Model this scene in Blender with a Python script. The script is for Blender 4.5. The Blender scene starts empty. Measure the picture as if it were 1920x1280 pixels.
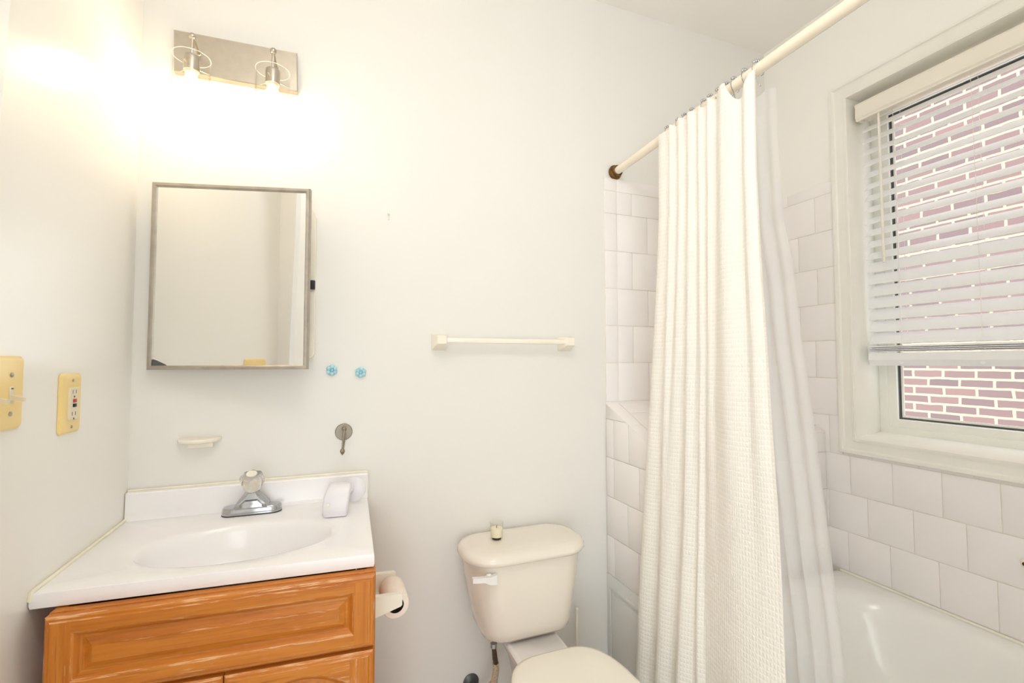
import bpy, bmesh, math, random
from mathutils import Vector, Matrix

# ------------------------------------------------------------------ camera, world, light, exposure
SC = bpy.context.scene
COL = SC.collection
R = math.radians

CAM_H, CAM_D, FPX = 1.26, 1.60, 871.0
def make_camera():
    yaw, pit, rol = R(21.1), R(2.4), R(-0.1)
    fwd = Vector((math.sin(yaw) * math.cos(pit), math.cos(yaw) * math.cos(pit), math.sin(pit)))
    r = Vector((math.cos(yaw), -math.sin(yaw), 0)); u = r.cross(fwd)
    r2 = r * math.cos(rol) + u * math.sin(rol); u2 = r2.cross(fwd)
    cd = bpy.data.cameras.new('camera'); cd.sensor_width = 36; cd.lens = FPX / 1920 * 36
    cd.clip_start = 0.02
    c = bpy.data.objects.new('camera', cd); COL.objects.link(c)
    m = Matrix.Identity(4)
    for i in range(3):
        m[i][0], m[i][1], m[i][2] = r2[i], u2[i], -fwd[i]
    m[0][3], m[1][3], m[2][3] = 0, -CAM_D, CAM_H
    c.matrix_world = m
    SC.camera = c
make_camera()

world = bpy.data.worlds.new('world'); SC.world = world; world.use_nodes = True
bg = world.node_tree.nodes['Background']
bg.inputs[0].default_value = (0.85, 0.93, 1.0, 1)
bg.inputs[1].default_value = 2.9

BULB_STRENGTH = 29.0          # emission of the two lit bulbs of the vanity light
FILL_LAMP_STRENGTH = 17.5  # emission of the added fill lamp's diffuser, unseen above the camera

# added fill light in the unseen hall, shining in through the doorway
hl = bpy.data.lights.new('hall_daylight', 'AREA'); hl.shape = 'RECTANGLE'; hl.size = 1.3; hl.size_y = 2.0
hl.energy = 30; hl.color = (0.84, 0.92, 1.0)
ho = bpy.data.objects.new('hall_daylight', hl); COL.objects.link(ho)
ho.location = (-.45, -3.2, 1.2); ho.rotation_euler = (R(90), 0, R(-24))

SC.view_settings.view_transform = 'Standard'
SC.view_settings.look = 'None'
SC.view_settings.exposure = -0.03
SC.view_settings.gamma = 1.0
SC.view_settings.use_curve_mapping = False
SC.cycles.max_bounces = 14
SC.cycles.diffuse_bounces = 8
SC.cycles.transparent_max_bounces = 24

# ------------------------------------------------------------------ materials
def lin(c):
    def f(v):
        v /= 255.0
        return v / 12.92 if v <= 0.04045 else ((v + 0.055) / 1.055) ** 2.4
    return (f(c[0]), f(c[1]), f(c[2]), 1.0)

class Nodes:
    def __init__(s, name):
        s.m = bpy.data.materials.new(name); s.m.use_nodes = True
        s.t = s.m.node_tree; s.n = s.t.nodes; s.l = s.t.links
        s.p = s.n['Principled BSDF']; s.out = s.n['Material Output']
    def add(s, kind, **kw):
        nd = s.n.new(kind)
        for k, v in kw.items():
            if isinstance(k, str) and hasattr(nd, k): setattr(nd, k, v)
        return nd
    def link(s, a, b): s.l.new(a, b)
    def math(s, op, a, b=None, c=None):
        nd = s.n.new('ShaderNodeMath'); nd.operation = op
        for i, v in enumerate((a, b, c)):
            if v is None: continue
            if isinstance(v, (int, float)): nd.inputs[i].default_value = v
            else: s.l.new(v, nd.inputs[i])
        return nd.outputs[0]
    def coords(s, scale=(1, 1, 1), kind='Object', rot=(0, 0, 0)):
        tc = s.n.new('ShaderNodeTexCoord'); mp = s.n.new('ShaderNodeMapping')
        mp.inputs['Scale'].default_value = scale; mp.inputs['Rotation'].default_value = rot
        s.l.new(tc.outputs[kind], mp.inputs[0]); return mp.outputs[0]
    def noise(s, vec, scale, detail=3, rough=0.5):
        nd = s.n.new('ShaderNodeTexNoise'); nd.inputs['Scale'].default_value = scale
        nd.inputs['Detail'].default_value = detail; nd.inputs['Roughness'].default_value = rough
        if vec is not None: s.l.new(vec, nd.inputs['Vector'])
        return nd.outputs[0]
    def ramp(s, fac, stops):
        nd = s.n.new('ShaderNodeValToRGB'); e = nd.color_ramp.elements
        while len(e) < len(stops): e.new(0.5)
        for i, (p, c) in enumerate(stops):
            e[i].position = p; e[i].color = c if len(c) == 4 else lin(c)
        s.l.new(fac, nd.inputs[0]); return nd.outputs[0]
    def mix(s, fac, a, b):
        nd = s.n.new('ShaderNodeMix'); nd.data_type = 'RGBA'
        if isinstance(fac, (int, float)): nd.inputs[0].default_value = fac
        else: s.l.new(fac, nd.inputs[0])
        for i, v in ((6, a), (7, b)):
            if isinstance(v, tuple): nd.inputs[i].default_value = v
            else: s.l.new(v, nd.inputs[i])
        return nd.outputs[2]
    def bump(s, h, strength=0.2, dist=0.002):
        nd = s.n.new('ShaderNodeBump'); nd.inputs['Strength'].default_value = strength
        nd.inputs['Distance'].default_value = dist
        s.l.new(h, nd.inputs['Height']); s.l.new(nd.outputs[0], s.p.inputs['Normal'])
    def set(s, **kw):
        for k, v in kw.items():
            k = k.replace('_', ' ')
            s.p.inputs[k].default_value = v
        return s

def simple(name, col, rough=0.5, metal=0.0, spec=0.5, var=0.03, nscale=6.0, bump=0.0, bscale=200, coat=0.0):
    s = Nodes(name); c = lin(col)
    v = s.noise(s.coords(), nscale, 4)
    lo = tuple(max(0, x * (1 - var)) for x in c[:3]) + (1,)
    hi = tuple(min(1, x * (1 + var)) for x in c[:3]) + (1,)
    s.link(s.ramp(v, [(0.3, lo), (0.7, hi)]), s.p.inputs['Base Color'])
    s.p.inputs['Roughness'].default_value = rough
    s.p.inputs['Metallic'].default_value = metal
    s.p.inputs['Specular IOR Level'].default_value = spec
    s.p.inputs['Coat Weight'].default_value = coat
    if bump: s.bump(s.noise(s.coords(), bscale, 2), bump, 0.001)
    return s.m

M = {}
M['wall'] = simple('wall_paint', (235, 233, 228), 0.42, spec=0.45, var=0.012, nscale=1.2, bump=0.05, bscale=90)  # same paint as the side walls, darkened to offset over-bright light
M['wall_side'] = simple('wall_side_paint', (247, 245, 240), 0.5, spec=0.3, var=0.012, nscale=1.2, bump=0.05, bscale=90)  # same paint as the back wall, without its darkening
M['wall_gloss'] = simple('wall_gloss_paint', (246, 244, 239), 0.27, spec=0.5, var=0.012, nscale=1.2, bump=0.06, bscale=60)
M['wall_lower'] = simple('wall_lower_paint', (212, 209, 198), 0.45, var=0.02, nscale=3)
M['ceiling'] = simple('ceiling_paint', (249, 247, 243), 0.7, spec=0.3, var=0.012, nscale=2)
M['trim'] = simple('trim_paint', (240, 238, 230), 0.35, var=0.02, nscale=9, bump=0.06, bscale=40)
M['door_paint'] = simple('door_paint', (244, 244, 243), 0.35, var=0.01)
M['tile'] = simple('ceramic_tile', (243, 239, 237), 0.13, var=0.02, nscale=5)
M['grout'] = simple('grout', (236, 229, 216), 0.8, var=0.08, nscale=22)
M['floor'] = simple('floor_tile', (214, 208, 200), 0.4, var=0.05, nscale=8)
M['porcelain'] = simple('porcelain', (237, 229, 217), 0.10, var=0.01, nscale=3, coat=0.3)
M['tub'] = simple('tub_enamel', (243, 242, 238), 0.16, var=0.012, nscale=3)
M['seat'] = simple('seat_plastic', (243, 238, 226), 0.2, var=0.01)
M['deck'] = simple('deck_porcelain', (240, 238, 236), 0.12, var=0.01)
M['marble'] = simple('cultured_marble', (247, 245, 246), 0.2, var=0.012, nscale=5, coat=0.25)
M['caulk'] = simple('yellowed_caulk', (243, 238, 219), 0.5, var=0.06, nscale=25)
M['caulk_white'] = simple('white_caulk', (240, 236, 224), 0.5, var=0.05, nscale=25)
M['chrome'] = simple('chrome', (184, 186, 189), 0.14, metal=1.0, var=0.04, nscale=30)
M['nickel'] = simple('brushed_nickel', (190, 181, 166), 0.30, metal=1.0, var=0.05, nscale=40)
M['tan_nickel'] = simple('dull_nickel', (160, 151, 138), 0.5, metal=1.0, var=0.06, nscale=40)
M['steel'] = simple('worn_steel', (182, 175, 165), 0.42, metal=1.0, var=0.12, nscale=30)
M['dark'] = simple('dark_rubber', (38, 34, 30), 0.6, var=0.1)
M['gasket'] = simple('grey_gasket', (112, 112, 112), 0.5)
M['darkgrey'] = simple('dark_metal', (92, 92, 92), 0.4, metal=0.4)
M['brass'] = simple('tarnished_brass', (120, 88, 50), 0.35, metal=0.9, var=0.5, nscale=60)
M['plate'] = simple('yellow_plate', (247, 220, 150), 0.3, var=0.04, nscale=12)
M['ivory'] = simple('ivory_plastic', (232, 222, 196), 0.3, var=0.02)
M['red'] = simple('red_button', (190, 52, 48), 0.4)
M['black'] = simple('black_plastic', (26, 24, 22), 0.4)
M['white'] = simple('white_plastic', (246, 240, 226), 0.25, var=0.015)
M['coolwhite'] = simple('cool_white_plastic', (232, 229, 234), 0.3, var=0.01)
M['blue'] = simple('pale_blue_plastic', (176, 220, 232), 0.22, var=0.04, nscale=60)
M['rod'] = simple('cream_rod', (245, 234, 215), 0.22, var=0.015)
M['paper'] = simple('tissue_paper', (246, 234, 222), 0.9, spec=0.1, var=0.02, nscale=60, bump=0.15, bscale=300)
M['card'] = simple('cardboard_core', (58, 40, 26), 0.9, var=0.1)
M['slat'] = simple('blind_slat', (241, 242, 243), 0.32, var=0.01)
M['valance'] = simple('blind_valance', (238, 232, 220), 0.34, var=0.01)
M['cord'] = simple('blind_cord', (236, 232, 222), 0.8)
M['vinyl'] = simple('window_vinyl', (238, 238, 230), 0.3, var=0.02)
M['wax'] = simple('candle_wax', (246, 238, 206), 0.5, var=0.03, nscale=30)
M['panel_paint'] = simple('panel_grey_paint', (228, 228, 225), 0.4, var=0.03)
M['copper'] = simple('speckled_hose', (196, 176, 152), 0.5, var=0.45, nscale=240)
M['hose'] = simple('braided_hose', (92, 76, 60), 0.4, metal=0.6, var=0.4, nscale=300)

def glassy(name, tint=(1, 1, 1), gloss=0.5, rough=0.02, edge=0.0):
    s = Nodes(name)
    tr = s.add('ShaderNodeBsdfTransparent'); tr.inputs[0].default_value = (*tint, 1)
    gl = s.add('ShaderNodeBsdfGlossy'); gl.inputs['Roughness'].default_value = rough
    lw = s.add('ShaderNodeLayerWeight'); lw.inputs[0].default_value = 0.5
    fr = s.math('MULTIPLY_ADD', s.math('POWER', lw.outputs['Facing'], 5.0), 0.9, 0.04)
    mx = s.add('ShaderNodeMixShader')
    n = s.noise(s.coords(), 3, 1)
    f = s.math('MULTIPLY', fr, s.math('MULTIPLY_ADD', n, 0.1, gloss))
    s.link(f, mx.inputs[0]); s.link(tr.outputs[0], mx.inputs[1]); s.link(gl.outputs[0], mx.inputs[2])
    s.link(mx.outputs[0], s.out.inputs[0])
    return s.m
M['glass'] = glassy('clear_glass', (0.985, 0.985, 0.98), 0.8)
M['pane'] = glassy('window_glass', (0.98, 0.985, 0.985), 0.35)

def lip():  # bright edge highlight of the glass shade, put into a whitish colour
    s = Nodes('glass_lip'); s.set(Roughness=0.08)
    s.link(s.ramp(s.noise(s.coords(), 30, 2), [(0.3, (246, 244, 236)), (0.7, (252, 250, 246))]), s.p.inputs['Base Color'])
    tr = s.add('ShaderNodeBsdfTransparent'); mx = s.add('ShaderNodeMixShader'); mx.inputs[0].default_value = 0.45
    s.link(s.p.outputs[0], mx.inputs[1]); s.link(tr.outputs[0], mx.inputs[2]); s.link(mx.outputs[0], s.out.inputs[0])
    return s.m
M['lip'] = lip()
def acrylic():
    s = Nodes('clear_acrylic'); s.set(Roughness=0.04, IOR=1.49)
    s.p.inputs['Transmission Weight'].default_value = 0.85
    s.link(s.ramp(s.noise(s.coords(), 30, 2), [(0.3, (244, 238, 230)), (0.7, (254, 251, 247))]), s.p.inputs['Base Color'])
    return s.m
M['acrylic'] = acrylic()

def emit(name, col, strength, rough=0.4):
    s = Nodes(name)
    s.link(s.ramp(s.noise(s.coords(), 4, 1), [(0.2, col + (1,)), (0.8, tuple(min(1, c * 1.02) for c in col) + (1,))]), s.p.inputs['Emission Color'])
    s.p.inputs['Emission Strength'].default_value = strength
    s.p.inputs['Roughness'].default_value = rough
    return s.m
M['bulb'] = emit('lit_bulb', (1.0, 0.80, 0.54), BULB_STRENGTH)
M['lamp'] = emit('lit_diffuser', (1.0, 0.985, 0.98), FILL_LAMP_STRENGTH)

def mirror_mat():
    s = Nodes('mirror_silver')
    s.link(s.ramp(s.noise(s.coords(), 2, 1), [(0.2, (0.90, 0.90, 0.88, 1)), (0.8, (0.92, 0.92, 0.90, 1))]), s.p.inputs['Base Color'])
    s.set(Metallic=1.0, Roughness=0.02); return s.m
M['mirror'] = mirror_mat()

def wood(name, vertical, wear):
    s = Nodes(name)
    sc = (34, 34, 2.2) if vertical else (2.2, 34, 34)
    g = s.noise(s.coords(sc), 1.6, 5, 0.6)
    base = s.ramp(g, [(0.25, (172, 94, 24)), (0.5, (198, 119, 36)), (0.75, (212, 138, 54))])
    sp = (150, 150, 6) if vertical else (6, 150, 150)
    pores = s.noise(s.coords(sp), 1.3, 3, 0.6)
    pm = s.ramp(pores, [(0.58, (0, 0, 0, 1)), (0.72, (1, 1, 1, 1))])
    c1 = s.mix(s.math('MULTIPLY', pm, 0.6), base, lin((150, 84, 32)))
    sw = (230, 230, 12) if vertical else (12, 230, 230)
    w1 = s.noise(s.coords(sw), 1.9, 4, 0.65)
    w2 = s.noise(s.coords((1, 1, 1)), 5.5, 3, 0.55)
    wm = s.ramp(s.math('ADD', s.math('MULTIPLY', w1, 0.6), s.math('MULTIPLY', w2, 0.5)),
                [(0.70 - wear, (0, 0, 0, 1)), (0.76 - wear, (1, 1, 1, 1))])
    c2 = s.mix(s.math('MULTIPLY', wm, 0.75), c1, lin((232, 186, 142)))
    s.link(c2, s.p.inputs['Base Color'])
    s.set(Roughness=0.36); s.p.inputs['Specular IOR Level'].default_value = 0.45
    s.bump(g, 0.08, 0.001)
    return s.m
M['wood_h'] = wood('oak_rail', False, 0.055)
M['wood_v'] = wood('oak_stile', True, 0.045)
M['wood_h_edge'] = wood('oak_rail_edge', False, 0.17)
M['wood_v_edge'] = wood('oak_stile_edge', True, 0.13)
M['wood_h_worn'] = wood('oak_rail_worn', False, 0.085)
M['wood_v_worn'] = wood('oak_stile_worn', True, 0.085)

def waffle():
    s = Nodes('waffle_cotton')
    tc = s.add('ShaderNodeTexCoord'); sep = s.add('ShaderNodeSeparateXYZ'); s.link(tc.outputs['UV'], sep.inputs[0])
    k = math.pi / 0.0128
    a = s.math('ABSOLUTE', s.math('SINE', s.math('MULTIPLY', sep.outputs[0], k)))
    b = s.math('ABSOLUTE', s.math('SINE', s.math('MULTIPLY', sep.outputs[1], k)))
    h = s.math('POWER', s.math('MINIMUM', a, b), 0.75)
    h2 = s.math('SUBTRACT', 1.0, h)
    fine = s.noise(tc.outputs['UV'], 700, 2)
    hh = s.math('MULTIPLY_ADD', fine, 0.1, h2)
    col = s.ramp(h2, [(0.0, (250, 246, 238)), (1.0, (254, 252, 246))])
    s.link(col, s.p.inputs['Base Color'])
    s.set(Roughness=0.95); s.p.inputs['Specular IOR Level'].default_value = 0.08
    s.bump(hh, 0.42, 0.0036)
    tl = s.add('ShaderNodeBsdfTranslucent'); tl.inputs[0].default_value = lin((252, 247, 238))
    mx = s.add('ShaderNodeMixShader'); mx.inputs[0].default_value = 0.16
    s.link(s.p.outputs[0], mx.inputs[1]); s.link(tl.outputs[0], mx.inputs[2]); s.link(mx.outputs[0], s.out.inputs[0])
    return s.m
M['waffle'] = waffle()

def liner():
    s = Nodes('liner_vinyl')
    tc = s.add('ShaderNodeTexCoord')
    br = s.add('ShaderNodeTexBrick'); s.link(tc.outputs['UV'], br.inputs[0])
    br.inputs['Scale'].default_value = 1.0; br.inputs['Brick Width'].default_value = 0.12
    br.inputs['Row Height'].default_value = 0.16; br.inputs['Mortar Size'].default_value = 0.022; br.inputs['Mortar Smooth'].default_value = 0.1
    s.link(s.mix(br.outputs['Fac'], lin((246, 247, 247)), lin((253, 252, 251))), s.p.inputs['Base Color'])
    s.set(Roughness=0.35)
    tl = s.add('ShaderNodeBsdfTranslucent'); tl.inputs[0].default_value = lin((250, 250, 250))
    m1 = s.add('ShaderNodeMixShader'); m1.inputs[0].default_value = 0.6
    s.link(s.p.outputs[0], m1.inputs[1]); s.link(tl.outputs[0], m1.inputs[2])
    tr = s.add('ShaderNodeBsdfTransparent'); m2 = s.add('ShaderNodeMixShader'); m2.inputs[0].default_value = 0.26
    s.link(m1.outputs[0], m2.inputs[1]); s.link(tr.outputs[0], m2.inputs[2]); s.link(m2.outputs[0], s.out.inputs[0])
    return s.m
M['liner'] = liner()

def brick():
    s = Nodes('red_brick')
    tc = s.add('ShaderNodeTexCoord'); sep = s.add('ShaderNodeSeparateXYZ'); s.link(tc.outputs['Object'], sep.inputs[0])
    cmb = s.add('ShaderNodeCombineXYZ'); s.link(sep.outputs[1], cmb.inputs[0]); s.link(sep.outputs[2], cmb.inputs[1])
    wob = s.noise(tc.outputs['Object'], 9, 2)
    off = s.add('ShaderNodeVectorMath'); off.operation = 'MULTIPLY_ADD'
    cc = s.add('ShaderNodeCombineXYZ'); s.link(wob, cc.inputs[0]); s.link(wob, cc.inputs[1])
    s.link(cc.outputs[0], off.inputs[0]); off.inputs[1].default_value = (0.02, 0.012, 0); s.link(cmb.outputs[0], off.inputs[2])
    br = s.add('ShaderNodeTexBrick'); s.link(off.outputs[0], br.inputs[0])
    br.inputs['Scale'].default_value = 1.0; br.inputs['Brick Width'].default_value = 0.206; br.inputs['Row Height'].default_value = 0.070
    br.inputs['Mortar Size'].default_value = 0.0095; br.inputs['Mortar Smooth'].default_value = 0.15; br.inputs['Bias'].default_value = 0.0
    br.inputs['Color1'].default_value = lin((152, 119, 113)); br.inputs['Color2'].default_value = lin((122, 103, 103))
    br.inputs['Mortar'].default_value = lin((222, 196, 162))
    sp = s.noise(tc.outputs['Object'], 90, 4)
    s.link(s.mix(s.math('MULTIPLY', sp, 0.25), br.outputs['Color'], lin((176, 148, 140))), s.p.inputs['Base Color'])
    s.set(Roughness=0.9); s.bump(br.outputs['Fac'], -0.4, 0.006)
    return s.m
M['brick'] = brick()

# ------------------------------------------------------------------ mesh builder
class MB:
    def __init__(s): s.v = []; s.f = []; s.mi = []; s.mats = []; s.uv = None
    def mat(s, m):
        m = M[m]
        if m not in s.mats: s.mats.append(m)
        return s.mats.index(m)
    def add(s, vs, fs, m):
        o = len(s.v); k = s.mat(m)
        s.v += [tuple(p) for p in vs]; s.f += [tuple(i + o for i in f) for f in fs]; s.mi += [k] * len(fs)
        return s
    def box(s, x0, x1, y0, y1, z0, z1, m, bev=0.0, T=None, seg=2):
        if x0 > x1: x0, x1 = x1, x0
        if y0 > y1: y0, y1 = y1, y0
        if z0 > z1: z0, z1 = z1, z0
        bm = bmesh.new(); bmesh.ops.create_cube(bm, size=1)
        for v in bm.verts:
            v.co = Vector(((x0 + x1) / 2 + v.co.x * (x1 - x0), (y0 + y1) / 2 + v.co.y * (y1 - y0), (z0 + z1) / 2 + v.co.z * (z1 - z0)))
        if bev: bmesh.ops.bevel(bm, geom=list(bm.edges), offset=bev, segments=seg, affect='EDGES', profile=0.5)
        bm.verts.index_update()
        vs = [(T @ v.co if T else v.co.copy()) for v in bm.verts]
        fs = [[v.index for v in f.verts] for f in bm.faces]
        bm.free(); return s.add(vs, fs, m)
    def loft(s, rings, m, caps=(True, True), closed=True, T=None):
        n = len(rings[0]); vs = []; fs = []
        for r in rings: vs += [Vector(p) for p in r]
        for i in range(len(rings) - 1):
            for j in range(n if closed else n - 1):
                k = (j + 1) % n
                fs.append((i * n + j, i * n + k, (i + 1) * n + k, (i + 1) * n + j))
        if caps[0]: fs.append(tuple(range(n - 1, -1, -1)))
        if caps[1]: fs.append(tuple((len(rings) - 1) * n + j for j in range(n)))
        if T: vs = [T @ p for p in vs]
        return s.add(vs, fs, m)
    def lathe(s, prof, m, T=None, n=32, caps=(True, True), mod=None):
        rings = []
        for r, h in prof:
            ring = []
            for j in range(n):
                a = 2 * math.pi * j / n
                rr = r * (mod(a, h) if mod else 1)
                ring.append((rr * math.cos(a), rr * math.sin(a), h))
            rings.append(ring)
        return s.loft(rings, m, caps, True, T)
    def tube(s, pts, rad, m, n=10, caps=True, closed=False):
        P = [Vector(p) for p in pts]; L = len(P); rings = []
        prev = None
        for i in range(L):
            if closed: d = P[(i + 1) % L] - P[i - 1]
            else: d = P[min(i + 1, L - 1)] - P[max(i - 1, 0)]
            d.normalize()
            if prev is None:
                up = Vector((0, 0, 1)) if abs(d.z) < 0.9 else Vector((1, 0, 0))
                a = d.cross(up).normalized()
            else:
                a = (prev - d * prev.dot(d)).normalized()
            prev = a; b = d.cross(a)
            r = rad[i] if isinstance(rad, (list, tuple)) else rad
            rings.append([P[i] + (a * math.cos(2 * math.pi * j / n) + b * math.sin(2 * math.pi * j / n)) * r for j in range(n)])
        if closed:
            rings.append(rings[0]); return s.loft(rings, m, (False, False))
        return s.loft(rings, m, (caps, caps))
    def prism(s, poly, frame, h0, h1, m, bev=0.0):
        """poly in (a,b); frame(a,b,h)->xyz"""
        n = len(poly)
        rings = [[frame(a, b, h0) for a, b in poly]]
        if bev:
            q = inset(poly, bev)
            rings.append([frame(a, b, h1 - (bev if h1 > h0 else -bev)) for a, b in poly]); rings.append([frame(a, b, h1) for a, b in q])
        else: rings.append([frame(a, b, h1) for a, b in poly])
        return s.loft(rings, m)
    def sphere(s, c, r, m, n=16, sq=(1, 1, 1)):
        prof = []
        for i in range(n // 2 + 1):
            a = math.pi * i / (n // 2) - math.pi / 2
            prof.append((max(1e-5, r * math.cos(a)), r * math.sin(a)))
        T = Matrix.Translation(c) @ Matrix.Diagonal((*sq, 1))
        return s.lathe(prof, m, T, n)
    def build(s, name, parent=None, sharp=35):
        me = bpy.data.meshes.new(name)
        vs = [Vector(v) for v in s.v]
        root = parent
        while root is not None and root.parent is not None: root = root.parent
        if root is not None and root.type == 'EMPTY':
            inv = ROOTM[root.name].inverted(); vs = [inv @ v for v in vs]
        me.from_pydata(vs, [], s.f)
        for m in s.mats: me.materials.append(m)
        me.polygons.foreach_set('material_index', s.mi)
        bm = bmesh.new(); bm.from_mesh(me); bmesh.ops.recalc_face_normals(bm, faces=bm.faces); bm.to_mesh(me); bm.free()
        me.polygons.foreach_set('use_smooth', [True] * len(me.polygons))
        me.set_sharp_from_angle(angle=R(sharp))
        if s.uv:
            ul = me.uv_layers.new(name='UVMap')
            for lp in me.loops: ul.data[lp.index].uv = s.uv[lp.vertex_index]
        me.update()
        o = bpy.data.objects.new(name, me); COL.objects.link(o)
        if parent is not None: o.parent = parent
        return o

ROOTM = {}
def inset(poly, d):
    n = len(poly); out = []
    area = sum(poly[i][0] * poly[(i + 1) % n][1] - poly[(i + 1) % n][0] * poly[i][1] for i in range(n))
    sg = 1 if area > 0 else -1
    for i in range(n):
        p0, p1, p2 = Vector(poly[i - 1]), Vector(poly[i]), Vector(poly[(i + 1) % n])
        e1 = (p1 - p0).normalized(); e2 = (p2 - p1).normalized()
        n1 = Vector((-e1.y, e1.x)) * sg; n2 = Vector((-e2.y, e2.x)) * sg
        k = 1 + n1.dot(n2)
        out.append(tuple(p1 + (n1 + n2) * (d / max(0.2, k))))
    return out
def clip(poly, nx, ny, c):
    """keep nx*a+ny*b <= c"""
    out = []
    for i in range(len(poly)):
        p, q = poly[i], poly[(i + 1) % len(poly)]
        dp, dq = nx * p[0] + ny * p[1] - c, nx * q[0] + ny * q[1] - c
        if dp <= 0: out.append(p)
        if dp * dq < 0:
            t = dp / (dp - dq); out.append((p[0] + (q[0] - p[0]) * t, p[1] + (q[1] - p[1]) * t))
    return out

def thing(name, label, cat, loc=(0, 0, 0), rz=0.0, group=None):
    o = bpy.data.objects.new(name, None); COL.objects.link(o)
    o.empty_display_size = 0.05
    o.location = loc; o.rotation_euler = (0, 0, rz)
    ROOTM[o.name] = Matrix.Translation(loc) @ Matrix.Rotation(rz, 4, 'Z')
    o['label'] = label; o['category'] = cat
    if group: o['group'] = group
    return o
def tag(o, label, cat, group=None):
    o['label'] = label; o['category'] = cat
    if group: o['group'] = group
    return o
def struct(o, label=None, cat=None):
    o['kind'] = 'structure'
    if label: o['label'] = label
    if cat: o['category'] = cat
    return o
def dup_thing(root, M4, label):
    r = root.copy(); COL.objects.link(r); r.matrix_world = M4; r['label'] = label
    for ch in list(root.children):
        c = ch.copy(); COL.objects.link(c); c.parent = r
        for g in list(ch.children):
            d = g.copy(); COL.objects.link(d); d.parent = c
    return r
def rrect(x0, x1, y0, y1, r, n=6):
    """rounded rectangle, list of (a,b), counter clockwise"""
    pts = []
    for cx, cy, a0 in ((x1 - r, y1 - r, 0), (x0 + r, y1 - r, 90), (x0 + r, y0 + r, 180), (x1 - r, y0 + r, 270)):
        for i in range(n + 1):
            a = R(a0 + 90 * i / n); pts.append((cx + r * math.cos(a), cy + r * math.sin(a)))
    return pts
def interp(tab, z):
    """tab: list of (z, value) in falling z"""
    if z >= tab[0][0]: return tab[0][1]
    for (z0, v0), (z1, v1) in zip(tab, tab[1:]):
        if z >= z1: return v0 + (v1 - v0) * (z0 - z) / (z0 - z1)
    (z0, v0), (z1, v1) = tab[-2:]
    return v0 + (v1 - v0) * (z0 - z) / (z0 - z1)
AX = {'+x': Matrix.Rotation(R(90), 4, 'Y'), '-x': Matrix.Rotation(R(-90), 4, 'Y'), '-y': Matrix.Rotation(R(90), 4, 'X'), '+y': Matrix.Rotation(R(-90), 4, 'X'), '+z': Matrix.Identity(4)}
def at(p, ax='+z'): return Matrix.Translation(p) @ AX[ax]

# ------------------------------------------------------------------ room shell
XL, XR, YF, ZC = -0.525, 1.925, -1.84, 2.738
struct(MB().box(-1.2, XR + .2, -3.6, .1, -.1, 0, 'floor').build('floor'))
struct(MB().box(-1.2, XR + .2, -3.6, .1, ZC, ZC + .1, 'ceiling').build('ceiling'))
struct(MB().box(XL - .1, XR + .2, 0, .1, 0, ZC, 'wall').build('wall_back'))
struct(MB().box(XL - .1, XL, YF, 0, 0, ZC, 'wall_gloss').build('wall_left'))
DX0, DX1, DZ = -.42, .72, 2.1  # doorway opening added to let the hall fill light in
w = MB()
w.box(XL - .1, DX0, YF - .1, YF, 0, ZC, 'wall_side'); w.box(DX1, XR + .2, YF - .1, YF, 0, ZC, 'wall_side'); w.box(DX0, DX1, YF - .1, YF, DZ, ZC, 'wall_side')
struct(w.build('wall_front'))
w = MB()
w.box(-1.2, -1.1, -3.5, YF - .1, 0, ZC, 'wall_side'); w.box(1.6, 1.7, -3.5, YF - .1, 0, ZC, 'wall_side'); w.box(-1.2, 1.7, -3.6, -3.5, 0, ZC, 'wall_side')
w.box(-1.2, XL - .1, YF - .1, YF - .05, 0, ZC, 'wall_side')
struct(w.build('wall_hall'))  # unseen hall, added to hold the fill light
# right wall around the window opening
WY0, WY1, WZ0, WZ1 = -1.13, -.382, .957, 2.312
w = MB()
w.box(XR, XR + .17, YF, 0, 0, WZ0 - .02, 'wall_side'); w.box(XR, XR + .17, YF, 0, WZ1, ZC, 'wall_side')
w.box(XR, XR + .17, WY1, 0, WZ0 - .02, WZ1, 'wall_side'); w.box(XR, XR + .17, YF, WY0, WZ0 - .02, WZ1, 'wall_side')
struct(w.build('wall_right'))

GAP = 0.0026
def tile_panel(mb, frame, rows, a0, a1, joints, thick=.0075, clips=(), skip=None):
    """rows: list of z from the top down; joints[i]: joint positions in row i"""
    for i in range(len(rows) - 1):
        zt, zb = rows[i], rows[i + 1]
        js = [a0] + sorted(j for j in joints[i] if a0 + .01 < j < a1 - .01) + [a1]
        for p, q in zip(js, js[1:]):
            if skip and skip(p, q, zb, zt): continue
            poly = [(p + GAP / 2, zb + GAP / 2), (q - GAP / 2, zb + GAP / 2), (q - GAP / 2, zt - GAP / 2), (p + GAP / 2, zt - GAP / 2)]
            for nx, ny, c in clips: poly = clip(poly, nx, ny, c - GAP / 2) if poly else poly
            if len(poly) < 3: continue
            mb.prism(poly, frame, 0, thick, 'tile', .0013)
def run(start, step, n): return [start + step * k for k in range(n)]

# tile on the back wall over the ledge
LX = 1.015                                          # plane of the tiled ledge's side face
t = MB(); t.box(LX + .002, XR, -.005, 0, 1.05, 2.003, 'grout')
rows = [2.003, 1.950, 1.857, 1.704, 1.551, 1.401, 1.252, 1.0975, 1.06]
jA, jB = [1.073] + run(1.146, .152, 7), [1.073] + run(1.222, .152, 6)
tile_panel(t, lambda a, b, h: (a, -.004 - h * .5, b), rows, LX, XR - .008, [[1.073], jA, jB, jA, jB, jA, jB, jA])
struct(t.build('wall_tile_back'))
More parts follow.
